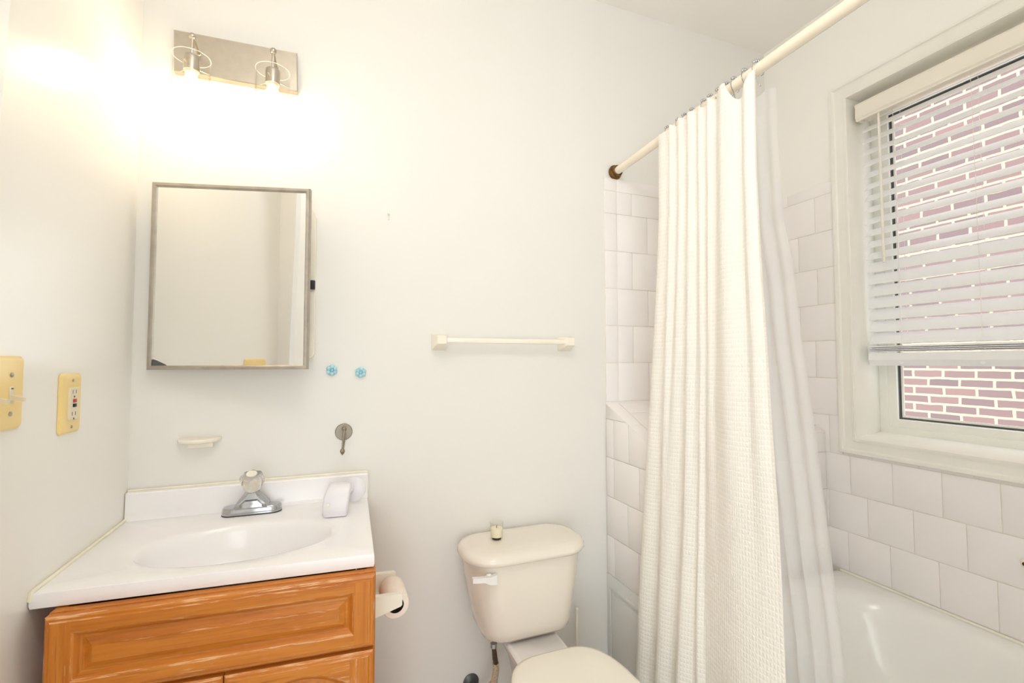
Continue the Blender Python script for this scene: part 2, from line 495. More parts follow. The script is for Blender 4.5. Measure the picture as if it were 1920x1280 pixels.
# tile on the right wall
t = MB()
t.box(XR - .005, XR, -.33, -.004, .40, 2.003, 'grout'); t.box(XR - .005, XR, YF, -.33, .40, .93, 'grout')
rows = [2.003, 1.955, 1.801, 1.647, 1.494, 1.342, 1.188, 1.035, .882, .731, .580, .425]
kA, kB = run(-1.92 + .025, .149, 14), run(-1.92 + .101, .149, 14)
jl = [[-.11], [-.234], [-.156], [-.237], [-.155], [-.221], [-.15], [-.27], [-.348 + .149, -.348, -.496, -.645, -.793] + run(-1.84, .149, 7), [-.26, -.408, -.558, -.706, -.855] + run(-1.80, .149, 6), [-.182, -.332, -.481, -.628, -.776] + run(-1.84, .149, 7)]
def skip_r(p, q, zb, zt): return False
tile_panel(t, lambda a, b, h: (XR - .004 - h * .5, a, b), rows[:8], -.325, -.008, jl[:7])
tile_panel(t, lambda a, b, h: (XR - .004 - h * .5, a, b), rows[7:9], -.322, -.008, [[-.11, -.27]])
tile_panel(t, lambda a, b, h: (XR - .004 - h * .5, a, b), [.925, .882], YF, -.322, [[-.43, -.58, -.73, -.88] + run(-1.78, .15, 6)])
tile_panel(t, lambda a, b, h: (XR - .004 - h * .5, a, b), rows[8:], YF, -.008, jl[8:])
struct(t.build('wall_tile_right'))

# sloped tiled ledge at the head of the tub
yL, yR = -.285, -.252
zbk, zfr = 1.096, .966
def yfront(x): return yL + (yR - yL) * (x - LX) / (XR - LX)
def ztop(y, x): return zbk + (zfr - zbk) * (y / yfront(x))
t = MB()
def prism_x(mb, ring_l, ring_r, m): mb.loft([ring_l, ring_r], m)
lx = LX + .004
prism_x(t, [(lx, -.004, 0), (lx, yL + .004, 0), (lx, yL + .004, zfr - .004), (lx, -.004, zbk - .004)],
        [(XR - .006, -.004, 0), (XR - .006, yR + .004, 0), (XR - .006, yR + .004, zfr - .004), (XR - .006, -.004, zbk - .004)], 'grout')
slope = (zbk - zfr) / (-yL)
side = [1.094, 1.031, .882, .732, .581, .434]
jj = [[-.055], [-.152], [-.214], [-.143], [-.205]]
jj = [[], [-.055, -.153], [-.055, -.214], [-.143], [-.055, -.205]]
ln = math.hypot(slope, 1)
tile_panel(t, lambda a, b, h: (lx - h * .55, a, b), side, yL, -.002, jj, clips=[(-slope / ln, 1 / ln, (zbk - .001) / ln)])
# painted plaster below the tile on the side face
t.box(LX - .001, lx + .01, yL, -.002, 0, .432, 'panel_paint', .001)
# front face tiles
tile_panel(t, lambda a, b, h: (a, yfront(a) + .004 - h * .55, b), [.964, .882, .731, .580, .425], LX, XR - .008, [run(LX + .075, .152, 6), run(LX + .15, .152, 6)] * 2)
# cap tiles (narrow edge row, then field) on the slope
def capf(a, b, h):                                   # a = x, b = fraction along the slope (0 back .. 1 front)
    y = yfront(a) * b
    return (a, y, zbk + (zfr - zbk) * b - .004 + h * .6)
for (a0, a1, js) in ((LX - .001, LX + .055, [.0, .56, 1.0]), (LX + .055, LX + .207, [0, .30, .80, 1]), (LX + .207, LX + .36, [0, .5, 1]), (LX + .36, LX + .51, [0, .3, .8, 1]), (LX + .51, LX + .66, [0, .5, 1]), (LX + .66, LX + .81, [0, .3, .8, 1]), (LX + .81, XR - .008, [0, .5, 1])):
    for b0, b1 in zip(js, js[1:]):
        g = GAP / 2
        t.prism([(a0 + g, b0 + .005), (a1 - g, b0 + .005), (a1 - g, b1 - .005), (a0 + g, b1 - .005)], capf, 0, .0085, 'tile')
struct(t.build('wall_tub_end'))

# door casing at the left edge of the view
t = MB()
t.loft([[(XL - .001, -.702, 0), (-.512, -.702, 0), (-.512, -.735, 0), (XL - .001, -.735, 0)], [(XL - .001, -.702, 2.35), (-.440, -.702, 2.35), (-.440, -.735, 2.35), (XL - .001, -.735, 2.35)]], 'door_paint')
struct(t.build('trim_1'))

# ------------------------------------------------------------------ window
def ringloft(mb, prof, y0, y1, z0, z1, m):
    """prof: list of (d, x); rectangles grown by d (negative = inward)"""
    rings = []
    for dd, x in prof:
        rings.append([(x, y0 - dd, z0 - dd), (x, y1 + dd, z0 - dd), (x, y1 + dd, z1 + dd), (x, y0 - dd, z1 + dd)])
    mb.loft(rings, m, (False, False))
win = bpy.data.objects.new('window_1', None); COL.objects.link(win); win['kind'] = 'structure'
win.location = (XR, -.75, WZ0); ROOTM[win.name] = Matrix.Translation(win.location)
c = MB()
ringloft(c, [(.064, XR), (.064, XR - .020), (.061, XR - .024), (.052, XR - .025), (.049, XR - .019), (.044, XR - .016), (.012, XR - .018), (.009, XR - .022), (.002, XR - .023), (-.001, XR - .019), (-.001, XR + .004)], WY0, WY1, WZ0, WZ1, 'trim')
c.build('casing', win, 25)
j = MB()
j.box(XR - .0215, XR + .13, WY1 - .002, WY1 + .012, WZ0 - .002, WZ1 + .012, 'trim', .001)
j.box(XR - .0215, XR + .13, WY0 - .012, WY0 + .002, WZ0 - .002, WZ1 + .012, 'trim', .001)
j.box(XR - .0215, XR + .13, WY0 - .002, WY1 + .002, WZ1 - .002, WZ1 + .012, 'trim', .001)
j.build('jamb', win)
sl = MB()
sl.loft([[(XR - .020, y, WZ0 - .016), (XR - .022, y, WZ0 - .002), (XR - .018, y, WZ0 + .001), (XR + .135, y, WZ0 + .019), (XR + .135, y, WZ0 - .016)] for y in (WY0, WY1)], 'trim')
sl.build('sill', win)
f = MB()
ringloft(f, [(.002, 2.052), (-.030, 2.050), (-.032, 2.056), (-.060, 2.056), (-.063, 2.060), (-.063, 2.062)], WY0, WY1, WZ0 + .012, WZ1 - .01, 'vinyl')
ringloft(f, [(-.0630, 2.062), (-.0640, 2.074), (-.0690, 2.075)], WY0, WY1, WZ0 + .012, WZ1 - .01, 'gasket')
ringloft(f, [(-.0690, 2.075), (-.0692, 2.070), (-.0760, 2.070), (-.077, 2.0745)], WY0, WY1, WZ0 + .012, WZ1 - .01, 'vinyl')
f.build('window_frame', win, 25)
g = MB(); g.box(2.0745, 2.0785, WY0 + .07, WY1 - .07, WZ0 + .08, WZ1 - .08, 'pane')
g.build('window_glass', win)

# neighbouring brick wall
b = MB(); b.box(0, .2, -6, 7.0, -1.5, 7.5, 'brick')
o = struct(b.build('wall_neighbor')); o.location = (4.6, -1.5, 0)

# ------------------------------------------------------------------ venetian blind
BY0, BY1 = -1.118, -.402
bl = thing('venetian_blind', 'white slatted venetian blind hanging inside the window, lowered most of the way', 'window blind', (1.985, -.76, 1.24))
v = MB()
vp = [(1.936, 2.210), (1.938, 2.216), (1.932, 2.222), (1.934, 2.262), (1.930, 2.272), (1.933, 2.278), (1.943, 2.280), (1.946, 2.275), (1.946, 2.210)]
v.loft([[(x, y, z) for x, z in vp] for y in (BY0 - .005, BY1 + .002)], 'valance')
v.box(1.934, 1.985, BY1 - .004, BY1 + .002, 2.212, 2.279, 'valance', .001)
v.build('valance', bl, 25)
h = MB(); h.box(1.955, 2.012, BY0, BY1 - .004, 2.222, 2.276, 'valance', .003); h.build('headrail', bl)
NS, ZT, ZB = 19, 2.185, 1.345
TILT = R(51)
def slat(mb, z, tilt, y0=BY0, y1=BY1, xc=1.985, wdt=.0505, th=.0024):
    pts = []
    n = 6
    for i in range(n + 1):
        q = -wdt / 2 + wdt * i / n; pts.append((q, .0028 * (1 - (2 * q / wdt) ** 2)))
    sec = pts + [(q, hh - th) for q, hh in reversed(pts)]
    ct, st = math.cos(tilt), math.sin(tilt)
    mb.loft([[(xc + q * ct - hh * st, y, z + q * st + hh * ct) for q, hh in sec] for y in (y0, y1)], 'slat')
for i in range(NS):
    k = i / (NS - 1)
    mb = MB(); slat(mb, ZT + (ZB - ZT) * k, R(41) if k < .63 else R(57)); mb.build('slat', bl)
for i in range(4):
    mb = MB(); slat(mb, 1.3145 - i * .0062, R(3), th=.0028); mb.build('slat', bl)
br = MB()
br.loft([[(1.957, y, 1.262), (1.959, y, 1.289), (2.011, y, 1.289), (2.013, y, 1.262), (2.000, y, 1.243), (1.968, y, 1.240)] for y in (BY0, BY1 - .002)], 'slat')
br.build('bottom_rail', bl, 20)
for y in (-.515, -.745, -1.0):
    for x in (1.966, 2.004):
        mb = MB(); mb.tube([(x - (.003 if x < 1.98 else -.003), y, 2.225), (x, y, 1.9), (x, y, 1.33)], .0007, 'cord', 6); mb.build('ladder_cord', bl)
    mb = MB(); mb.tube([(1.951, y + .02, 1.322), (1.952, y - .006, 1.312), (1.951, y + .01, 1.302), (1.953, y - .012, 1.297), (1.952, y, 1.285)], .0009, 'cord', 6); mb.build('ladder_cord', bl)
    mb = MB(); mb.lathe([(.007, 0), (.008, .002), (.006, .004)], 'slat', Matrix.Translation((1.962, y, 1.251)) @ Matrix.Rotation(R(-60), 4, 'Y'), 14); mb.build('cord_plug', bl)
wd = MB(); wd.tube([(1.944, -.478, 2.21), (1.940, -.480, 2.19), (1.938, -.482, 1.63)], [.003, .0042, .0046], 'valance', 8); wd.build('tilt_wand', bl)

# ------------------------------------------------------------------ bathtub
def superring(x0, x1, y0, y1, e, z, n=72):
    cx, cy, a, bb = (x0 + x1) / 2, (y0 + y1) / 2, (x1 - x0) / 2, (y1 - y0) / 2
    pts = []
    for i in range(n):
        th = 2 * math.pi * (i + .5) / n
        c_, s_ = math.cos(th), math.sin(th)
        pts.append((cx + a * math.copysign(abs(c_) ** (2 / e), c_), cy + bb * math.copysign(abs(s_) ** (2 / e), s_), z))
    return pts
TX0, TX1, TY0, TY1 = 1.02, 1.9185, -1.83, -.2895
t = MB()
rg = [superring(TX0 + .01, TX1, TY0, TY1, 60, 0), superring(TX0 + .004, TX1, TY0, TY1, 60, .36), superring(TX0, TX1, TY0, TY1, 60, .385),
      superring(TX0, TX1, TY0, TY1, 60, .408), superring(TX0 + .005, TX1, TY0, TY1, 50, .416), superring(TX0 + .02, TX1 - .004, TY0, TY1 - .004, 40, .418),
      superring(TX0 + .09, TX1 - .028, TY0 + .07, TY1 - .075, 6, .414), superring(TX0 + .105, TX1 - .040, TY0 + .085, TY1 - .092, 5, .408),
      superring(TX0 + .118, TX1 - .052, TY0 + .10, TY1 - .105, 4.6, .392), superring(TX0 + .128, TX1 - .062, TY0 + .115, TY1 - .118, 4.4, .360),
      superring(TX0 + .150, TX1 - .085, TY0 + .16, TY1 - .165, 4.2, .24), superring(TX0 + .175, TX1 - .110, TY0 + .22, TY1 - .23, 4, .13),
      superring(TX0 + .20, TX1 - .14, TY0 + .26, TY1 - .28, 3.6, .095), superring(TX0 + .26, TX1 - .20, TY0 + .34, TY1 - .36, 3, .085)]
t.loft(rg, 'tub', (True, True))
tub = thing('bathtub', 'off-white bathtub along the tiled wall under the window', 'bathtub', (1.46, -1.05, 0))
t.build('tub_shell', tub, 50)
q = MB(); q.tube([(XR - .010, -1.8, .421), (XR - .010, -.30, .421)], .0050, 'caulk_white', 8); q.build('caulk_bead', tub)

# pale fitting at the right edge of the tiled wall
hk = thing('tile_fitting', 'small pale round fitting on the tiled wall over the tub, cut by the right edge', 'wall fitting', (XR - .012, -.846, .668))
q = MB(); q.lathe([(.010, 0), (.010, .004), (.006, .008), (.006, .016), (.012, .020), (.013, .026), (.009, .032)], 'white', at((XR - .009, -.853, .668), '-x'), 20); q.build('knob', hk)
q = MB(); q.lathe([(.0055, .0), (.0055, .0032)], 'brass', at((XR - .041, -.853, .668), '-x'), 16); q.build('screw_cap', hk)

# ------------------------------------------------------------------ shower rod, rings, curtain, liner
RODX = 1.07
def rodz(y): return 2.031 + .022 * min(1, -y / .7) + (.006 * max(0, (-y - .7)) if y < -.7 else 0)
rd = thing('shower_rod', 'cream enamelled shower rod running from the back wall over the tub', 'shower rod', (RODX, 0, 2.031))
q = MB(); q.tube([(RODX, -.003 - 1.83 * k / 12, rodz(-1.83 * k / 12)) for k in range(13)], .0158, 'rod', 24); q.build('tube', rd)
q = MB(); q.lathe([(.029, 0), (.030, .005), (.026, .011), (.0225, .014), (.0225, .024), (.0175, .026), (.0172, .012)], 'brass', at((RODX, -.001, 2.031), '-y'), 28, caps=(True, False)); q.build('flange', rd)

ring_y = [-.337, -.389, -.419, -.448, -.499, -.527, -.563, -.589, -.614, -.652, -.692]
ORD = ['nearest the back wall', 'second', 'third', 'fourth', 'fifth', 'sixth', 'seventh', 'eighth', 'ninth', 'second from the window end', 'nearest the window end']
rs = .0200
r0 = thing('curtain_ring', 'x', 'curtain ring', (0, 0, 0), 0, 'roller ball curtain rings along the shower rod')
q = MB()
pts = []
for k in range(25):
    a = R(-60 + 300 * k / 24)          # open at the lower side, inner end becomes the hook
    pts.append((rs * math.cos(a), 0, rs * math.sin(a)))
pts += [(-.004, -.002, -.032), (-.001, -.003, -.046), (.004, -.003, -.051), (.007, -.002, -.046)]
q.tube(pts, .0011, 'chrome', 6); q.build('wire', r0)
for k in range(5):
    a = R(90 + (k - 2) * 20)
    q = MB(); q.sphere(((rs + .002) * math.cos(a), .0, (rs + .002) * math.sin(a)), 0.0044, 'chrome', 10); q.build('roller_ball', r0)
rings = []
rnd = random.Random(4)
for i, y in enumerate(ring_y):
    T4 = Matrix.Translation((RODX, y, rodz(y))) @ Matrix.Rotation(R(rnd.uniform(-14, 14)), 4, 'Z') @ Matrix.Rotation(R(rnd.uniform(-8, 8)), 4, 'Y')
    lab = {0: 'chrome roller curtain ring on the shower rod, nearest the back wall', 10: 'chrome roller curtain ring on the bare rod, last at the window end',
           9: 'chrome roller curtain ring on the shower rod, second from the window end'}.get(i, 'chrome roller curtain ring on the shower rod, %s from the back wall' % ORD[i])
    if i == 0:
        r0.matrix_world = T4; r0['label'] = lab
    else: dup_thing(r0, T4, lab)

ZCT, ZCB = 2.040, .10
LT = [(2.043, -.311), (1.762, -.321), (1.542, -.315), (1.325, -.306), (1.037, -.292), (.751, -.280), (.5, -.264), (.19, -.251), (.1, -.247)]
RT = [(2.031, -.704), (1.787, -.710), (1.528, -.725), (1.308, -.743), (1.098, -.758), (.898, -.776), (.707, -.790), (.528, -.801), (.1, -.825)]
VAL = [-.06, .13, .22, .33, .43, .53, .63, .87, .98, 1.08]        # valleys of the folds along the width
AMP = [.6, 1.0, .8, .9, .75, .8, 1.25, .7, .5]
VALB, AMPB = [-.05, .12, .31, .475, .53, 1.06], [.65, .95, .8, .35, 1.0]
def folds(s, V, A, pw):
    for i in range(len(V) - 1):
        if s <= V[i + 1]:
            u = (s - V[i]) / (V[i + 1] - V[i])
            return (0.5 - 0.5 * math.cos(2 * math.pi * u)) ** pw * A[i]
    return 0
def fold(s, t=0.0):
    w = min(1, max(0, (t - .05) / .75)); w = w * w * (3 - 2 * w)
    return folds(s, VAL, AMP, .8) * (1 - w) + folds(s, VALB, AMPB, .7) * w
NU, NV = 260, 110
vs, uv, fs = [], [], []
for jv in range(NV + 1):
    t_ = jv / NV
    row = []
    for iu in range(NU + 1):
        s_ = iu / NU
        ztp = ZCT - .004 * math.sin(s_ * 40) + .010 * (fold(s_) - .5)
        if s_ > .77: ztp -= .046 * math.sin(min(1, (s_ - .77) / .18) * math.pi) ** .7
        if s_ > .95: ztp += min(1, (s_ - .95) / .025) * .014
        z = ztp + (ZCB - ztp) * t_
        yl, yr = interp(LT, z), interp(RT, z)
        se = s_ + .012 * math.sin(t_ * 5 + s_ * 9) * math.sin(math.pi * s_)
        x = 1.043 - .082 * t_ - (.017 + .020 * t_) * (fold(se, t_) - .4)
        x += .006 * math.sin(t_ * 7 + s_ * 11) * t_
        y = yl + (yr - yl) * s_ + .004 * math.sin(6 * t_ + 20 * s_) * math.sin(math.pi * s_) * t_
        row.append(Vector((x, y, z)))
    acc = [0.0]
    for a, b_ in zip(row, row[1:]): acc.append(acc[-1] + (b_ - a).length)
    L = acc[-1]
    wtot = .86
    for iu, p in enumerate(row):
        vs.append(p); uv.append((acc[iu] / L * wtot, p.z))
for jv in range(NV):
    for iu in range(NU):
        a = jv * (NU + 1) + iu; fs.append((a, a + 1, a + NU + 2, a + NU + 1))
cm = MB(); cm.add(vs, fs, 'waffle'); cm.uv = uv
cur = tag(cm.build('shower_curtain', None, 180), 'cream waffle weave shower curtain gathered at the middle of the rod', 'shower curtain')

# liner
LRT = [(1.995, -.725), (1.867, -.719), (1.653, -.715), (1.479, -.732), (1.31, -.738), (1.102, -.752), (.872, -.763), (.66, -.773), (.459, -.781), (.36, -.787)]
NU, NV = 120, 80
vs, uv, fs = [], [], []
for jv in range(NV + 1):
    t_ = jv / NV
    row = []
    for iu in range(NU + 1):
        s_ = iu / NU
        ztp = 1.996 + .004 * math.sin(s_ * 30)
        z = ztp + (.34 - ztp) * t_
        tt = (2.035 - z) / 1.935
        x = 1.093 + .12 * min(1, tt * 1.25) + (.005 + .016 * t_) * math.sin(s_ * 38 + 1.5 * math.sin(t_ * 2)) * (1 - s_ ** 6)
        yr = interp(LRT, z); yl = -.42 - .09 * t_
        row.append(Vector((x, yl + (yr - yl) * s_, z)))
    for iu, p in enumerate(row):
        vs.append(p); uv.append((s_ if False else iu / NU * .75, p.z))
for jv in range(NV):
    for iu in range(NU):
        a = jv * (NU + 1) + iu; fs.append((a, a + 1, a + NU + 2, a + NU + 1))
cm = MB(); cm.add(vs, fs, 'liner'); cm.uv = uv
tag(cm.build('curtain_liner', None, 180), 'translucent white liner behind the waffle curtain, hanging inside the tub', 'curtain liner')

# ------------------------------------------------------------------ access panel in the ledge side
ap = thing('access_panel', 'grey painted access panel in the ledge side wall behind the toilet', 'access panel', (LX, -.15, .2))
q = MB(); q.box(LX - .004, LX - .001, -.262, -.040, .135, .368, 'panel_paint', .001); q.build('panel', ap)
q = MB()
q.box(LX - .006, LX - .001, -.275, -.024, .381, .392, 'panel_paint', .002); q.box(LX - .0045, LX - .001, -.030, -.024, .10, .381, 'panel_paint', .002)
q.box(LX - .008, LX - .001, -.275, -.262, .10, .372, 'panel_paint', .002); q.box(LX - .008, LX - .001, -.275, -.024, .108, .118, 'panel_paint', .002)
q.build('panel_frame', ap)

# ------------------------------------------------------------------ vanity
VA = math.atan2(-.040, .588)
van = thing('vanity_cabinet', 'worn orange oak vanity cabinet in the left corner under the white sink top', 'cabinet', (-.4815, -.452, 0), VA)
VM = ROOTM[van.name]
VW, VD, VH = .5795, .43, .795
def vf(x, z, h): return VM @ Vector((x, -h, z))             # cabinet front frame: x along, z up, h out of the face
def vbox(mb, x0, x1, h0, h1, z0, z1, m, bev=0):
    return mb.box(x0, x1, -h1, -h0, z0, z1, m, bev, VM)
q = MB()
vbox(q, 0, .018, -VD + .045, 0, .0, VH, 'wood_v'); q.loft([[vf(a, z, h) for a, h in ((VW - .018, 0), (VW, 0), (VW - .030, -VD), (VW - .048, -VD))] for z in (0, VH)], 'wood_v')
vbox(q, .018, VW - .05, -VD + .05, -VD + .062, .05, VH - .02, 'wood_h'); vbox(q, .018, VW - .05, -VD + .062, 0, .09, .108, 'wood_h')
q.build('body', van)
q = MB()
vbox(q, 0, .035, 0, .018, .09, VH, 'wood_v'); vbox(q, VW - .035, VW, 0, .018, .09, VH, 'wood_v')
vbox(q, .035, VW - .035, 0, .018, VH - .03, VH, 'wood_h'); vbox(q, .035, VW - .035, 0, .018, .62, .66, 'wood_h'); vbox(q, .035, VW - .035, 0, .018, .09, .13, 'wood_h')
vbox(q, VW / 2 - .02, VW / 2 + .02, 0, .018, .13, .62, 'wood_v')
q.build('face_frame', van)
q = MB(); vbox(q, .02, VW - .02, -.06, -.045, 0, .09, 'wood_h'); q.build('toe_kick', van)

def raised(parent, name, x0, x1, z0, z1, base, stile, rail, arch=0.0, suf='', depth=.020):
    """frame with ovolo, and a raised centre panel as a separate part"""
    N = 16
    def loop(dl, dr, db, dt, ar, h):
        L, Rr, B, Tt = x0 + dl, x1 - dr, z0 + db, z1 - dt
        pts = [(L, B), (Rr, B)]
        pts.append((Rr, Tt - ar))
        for i in range(1, N):
            u = i / N; pts.append((Rr + (L - Rr) * u, Tt - ar * (2 * u - 1) ** 2))
        pts.append((L, Tt - ar))
        return [vf(a, b, base + h) for a, b in pts]
    def quads(mb, ra, rb, sf=None):
        sf = suf if sf is None else sf
        n = len(ra)
        for i in range(n):
            k = (i + 1) % n
            vert = (i == 1) or (i == n - 1)
            mb.add([ra[i], ra[k], rb[k], rb[i]], [(0, 1, 2, 3)], ('wood_v' if vert else 'wood_h') + sf)
    fr = MB()
    E = [(0, 0, 0), (0, 0, depth - .007), (.004, 0, depth - .003), (.008, 0, depth - .003), (.010, 0, depth)]
    Ls = [loop(e[0], e[0], e[0], e[0], 0, e[2]) for e in E]
    Ls.append(loop(stile, stile, rail, rail, arch, depth))
    Ls.append(loop(stile + .004, stile + .004, rail + .004, rail + .004, arch, depth - .003))
    Ls.append(loop(stile + .010, stile + .010, rail + .010, rail + .010, arch, depth - .011))
    Ls.append(loop(stile + .013, stile + .013, rail + .013, rail + .013, arch, depth - .013))
    for i_, (a, b) in enumerate(zip(Ls, Ls[1:])):
        if i_ != 4: quads(fr, a, b, '_edge' if i_ in (1, 3, 5) else None)
    hh_ = base + depth; e_ = .010
    for xa, xb in ((x0 + e_, x0 + stile), (x1 - stile, x1 - e_)):          # full height stiles, rails butt between them
        fr.add([vf(xa, z0 + e_, hh_), vf(xb, z0 + e_, hh_), vf(xb, z1 - e_, hh_), vf(xa, z1 - e_, hh_)], [(0, 1, 2, 3)], 'wood_v' + suf)
    fr.add([vf(x0 + stile, z0 + e_, hh_), vf(x1 - stile, z0 + e_, hh_), vf(x1 - stile, z0 + rail, hh_), vf(x0 + stile, z0 + rail, hh_)], [(0, 1, 2, 3)], 'wood_h' + suf)
    tops = Ls[5][2:]
    for k_ in range(len(tops) - 1):
        xa = x1 - stile + (x0 - x1 + 2 * stile) * k_ / (len(tops) - 1); xb = x1 - stile + (x0 - x1 + 2 * stile) * (k_ + 1) / (len(tops) - 1)
        fr.add([tops[k_], vf(xa, z1 - e_, hh_), vf(xb, z1 - e_, hh_), tops[k_ + 1]], [(0, 1, 2, 3)], 'wood_h' + suf)
    fo = fr.build(name, parent, 20)
    pn = MB()
    gap = .013
    P = [loop(stile + gap, stile + gap, rail + gap, rail + gap, arch, depth - .0132), loop(stile + gap + .004, stile + gap + .004, rail + gap + .004, rail + gap + .004, arch, depth - .0125),
         loop(stile + gap + .018, stile + gap + .018, rail + gap + .016, rail + gap + .016, arch, depth - .004), loop(stile + gap + .0195, stile + gap + .0195, rail + gap + .0175, rail + gap + .0175, arch, depth - .0015)]
    m = 'wood_h' if arch == 0 else 'wood_v'
    for a, b in zip(P, P[1:]):
        n = len(a)
        for i in range(n):
            k = (i + 1) % n; pn.add([a[i], a[k], b[k], b[i]], [(0, 1, 2, 3)], ('wood_h_edge' if b is P[-1] and arch == 0 else m))
    c_ = sum((Vector(p) for p in P[-1]), Vector()) / len(P[-1])
    n = len(P[-1])
    pn.add([p for p in P[-1]] + [c_], [(i, (i + 1) % n, n) for i in range(n)], m)
    pn.build('raised_panel', fo, 20)
    return fo
raised(van, 'drawer_front', .000, VW - .002, .643, .793, .018, .042, .030)
raised(van, 'door', .001, VW / 2 - .001, .10, .634, .018, .048, .027, .028, '_worn')
raised(van, 'door', VW / 2 + .001, VW - .004, .10, .634, .018, .048, .027, .028, '_worn')

# vanity top with moulded oval basin
vt = thing('bathroom_sink', 'white moulded sink top with an oval basin on the oak vanity', 'sink', (-.21, -.25, .80))
FL, FR, BL, BR = (-.523, -.449), (.094, -.4925), (-.523, -.002), (.111, -.002)
ZV = .826
bx, by, ba, bb_ = -.205, -.283, .208, .128
NA = 96
angs = [2 * math.pi * k / NA for k in range(NA)]
def edge_pt(a):
    """ray from the basin centre to the outline quadrilateral"""
    d = Vector((math.cos(a), math.sin(a))); best = None
    Q = [FL, FR, BR, BL]
    for i in range(4):
        p, q_ = Vector(Q[i]), Vector(Q[(i + 1) % 4]); e = q_ - p
        den = d.x * e.y - d.y * e.x
        if abs(den) < 1e-9: continue
        r_ = p - Vector((bx, by)); t1 = (r_.x * e.y - r_.y * e.x) / den; t2 = (r_.x * d.y - r_.y * d.x) / den
        if t1 > 0 and -1e-6 <= t2 <= 1 + 1e-6 and (best is None or t1 < best): best = t1
    return Vector((bx, by)) + d * best
for cpt in (FL, FR, BL, BR):                       # let four rays pass through the corners
    a = math.atan2(cpt[1] - by, cpt[0] - bx) % (2 * math.pi)
    k = min(range(NA), key=lambda i: abs((angs[i] - a + math.pi) % (2 * math.pi) - math.pi)); angs[k] = a
def ringo(f_, z):
    out = []
    for a in angs:
        p = edge_pt(a); out.append((bx + (p.x - bx) * f_, by + (p.y - by) * f_, z))
    return out
def oval(kk, z, dy=0.0, dx=0.0):
    out = []
    for a in angs:
        e = 1 / math.sqrt((math.cos(a) / (ba * kk)) ** 2 + (math.sin(a) / (bb_ * kk)) ** 2)
        out.append((bx + dx + e * math.cos(a), by + dy + e * math.sin(a), z))
    return out
q = MB()
q.loft([ringo(.97, ZV - .028), ringo(.995, ZV - .028), ringo(1, ZV - .022), ringo(1, ZV - .006), ringo(.997, ZV - .001), ringo(.985, ZV),
        oval(1.13, ZV - .0005), oval(1.08, ZV - .003), oval(1.03, ZV - .0045), oval(1.0, ZV - .008), oval(.965, ZV - .022), oval(.90, ZV - .052), oval(.79, ZV - .085), oval(.62, ZV - .110), oval(.40, ZV - .124), oval(.15, ZV - .130, .0)], 'marble', (False, True))
q.build('basin_deck', vt, 50)
q = MB(); q.lathe([(.021, 0), (.022, .003), (.017, .004), (.0165, .001)], 'chrome', at((bx, by, ZV - .1305)), 24); q.build('drain', vt)
q = MB()
prof = [(-.004, ZV - .004), (-.030, ZV - .001), (-.026, ZV + .006), (-.0235, ZV + .016), (-.0225, ZV + .070), (-.0205, ZV + .074), (-.004, ZV + .075)]
def bsx(y, s): return -.522 if s == 0 else .1105
q.loft([[(-.522, y, z) for y, z in prof], [(.1105, y, z) for y, z in prof]], 'marble')
q.build('backsplash', vt, 25)
q = MB()
q.tube([(-.522, -.006, ZV + .077), (-.2, -.006, ZV + .078), (.110, -.006, ZV + .077)], .0034, 'caulk', 6)
q.tube([(.1125, -.005, ZV + .078), (.1125, -.005, ZV + .02)], .003, 'caulk', 6)
q.tube([(-.5205, -.448, ZV - .014), (-.5205, -.447, ZV + .001), (-.5205, -.3, ZV + .002), (-.5205, -.02, ZV + .003), (-.5205, -.02, ZV + .075)], [.0045, .005, .0042, .0045, .003], 'caulk', 6)
q.build('caulk_bead', vt)

# faucet
fa = thing('faucet', 'chrome single knob faucet with clear acrylic handle behind the basin', 'faucet', (-.2, -.065, ZV))
FM = Matrix.Translation((-.2095, -.066, ZV)) @ Matrix.Rotation(R(-1), 4, 'Z')
def stadium(a, b_, z, n=12):
    pts = []
    for k in range(2 * n + 2):
        if k <= n: an = R(-90 + 180 * k / n); pts.append((a - b_ + b_ * math.cos(an), b_ * math.sin(an), z))
        else: an = R(90 + 180 * (k - n - 1) / n); pts.append((-(a - b_) + b_ * math.cos(an), b_ * math.sin(an), z))
    return pts
q = MB(); q.loft([stadium(.0765, .0265, .0005), stadium(.0770, .0270, .004), stadium(.0755, .0258, .017), stadium(.0725, .0230, .0215), stadium(.05, .012, .0225)], 'chrome', T=FM)
q.build('base_plate', fa, 30)
q = MB(); q.loft([stadium(.0772, .0272, .0002), stadium(.0772, .0272, .0025)], 'dark', T=FM); q.build('gasket', fa)
def oct_ring(hx, y0, y1, z, ch=.25):
    w_, d_ = hx, (y1 - y0)
    c_ = ch * min(hx, d_ / 2)
    return [(-w_ + c_, y0, z), (w_ - c_, y0, z), (w_, y0 + c_, z), (w_, y1 - c_, z), (w_ - c_, y1, z), (-w_ + c_, y1, z), (-w_, y1 - c_, z), (-w_, y0 + c_, z)]
q = MB()
q.loft([oct_ring(.045, -.026, .024, .018), oct_ring(.042, -.0265, .023, .030), oct_ring(.035, -.023, .021, .039, .4), oct_ring(.026, -.020, .019, .049, .55), oct_ring(.020, -.018, .018, .057, .6), oct_ring(.019, -.017, .017, .062, .6)], 'chrome', T=FM)
q.build('hub', fa, 40)
q = MB()
q.loft([[(-.032, -.024, .020), (.032, -.024, .020), (.030, -.024, .030), (.016, -.021, .043), (-.016, -.021, .043), (-.030, -.024, .030)],
        [(-.030, -.031, .021), (.030, -.031, .021), (.028, -.030, .029), (.014, -.028, .040), (-.014, -.028, .040), (-.028, -.030, .029)],
        [(-.020, -.0325, .023), (.020, -.0325, .023), (.018, -.0315, .028), (.009, -.030, .035), (-.009, -.030, .035), (-.018, -.0315, .028)]], 'chrome', T=FM)
q.build('spout', fa, 30)
kn = MB()
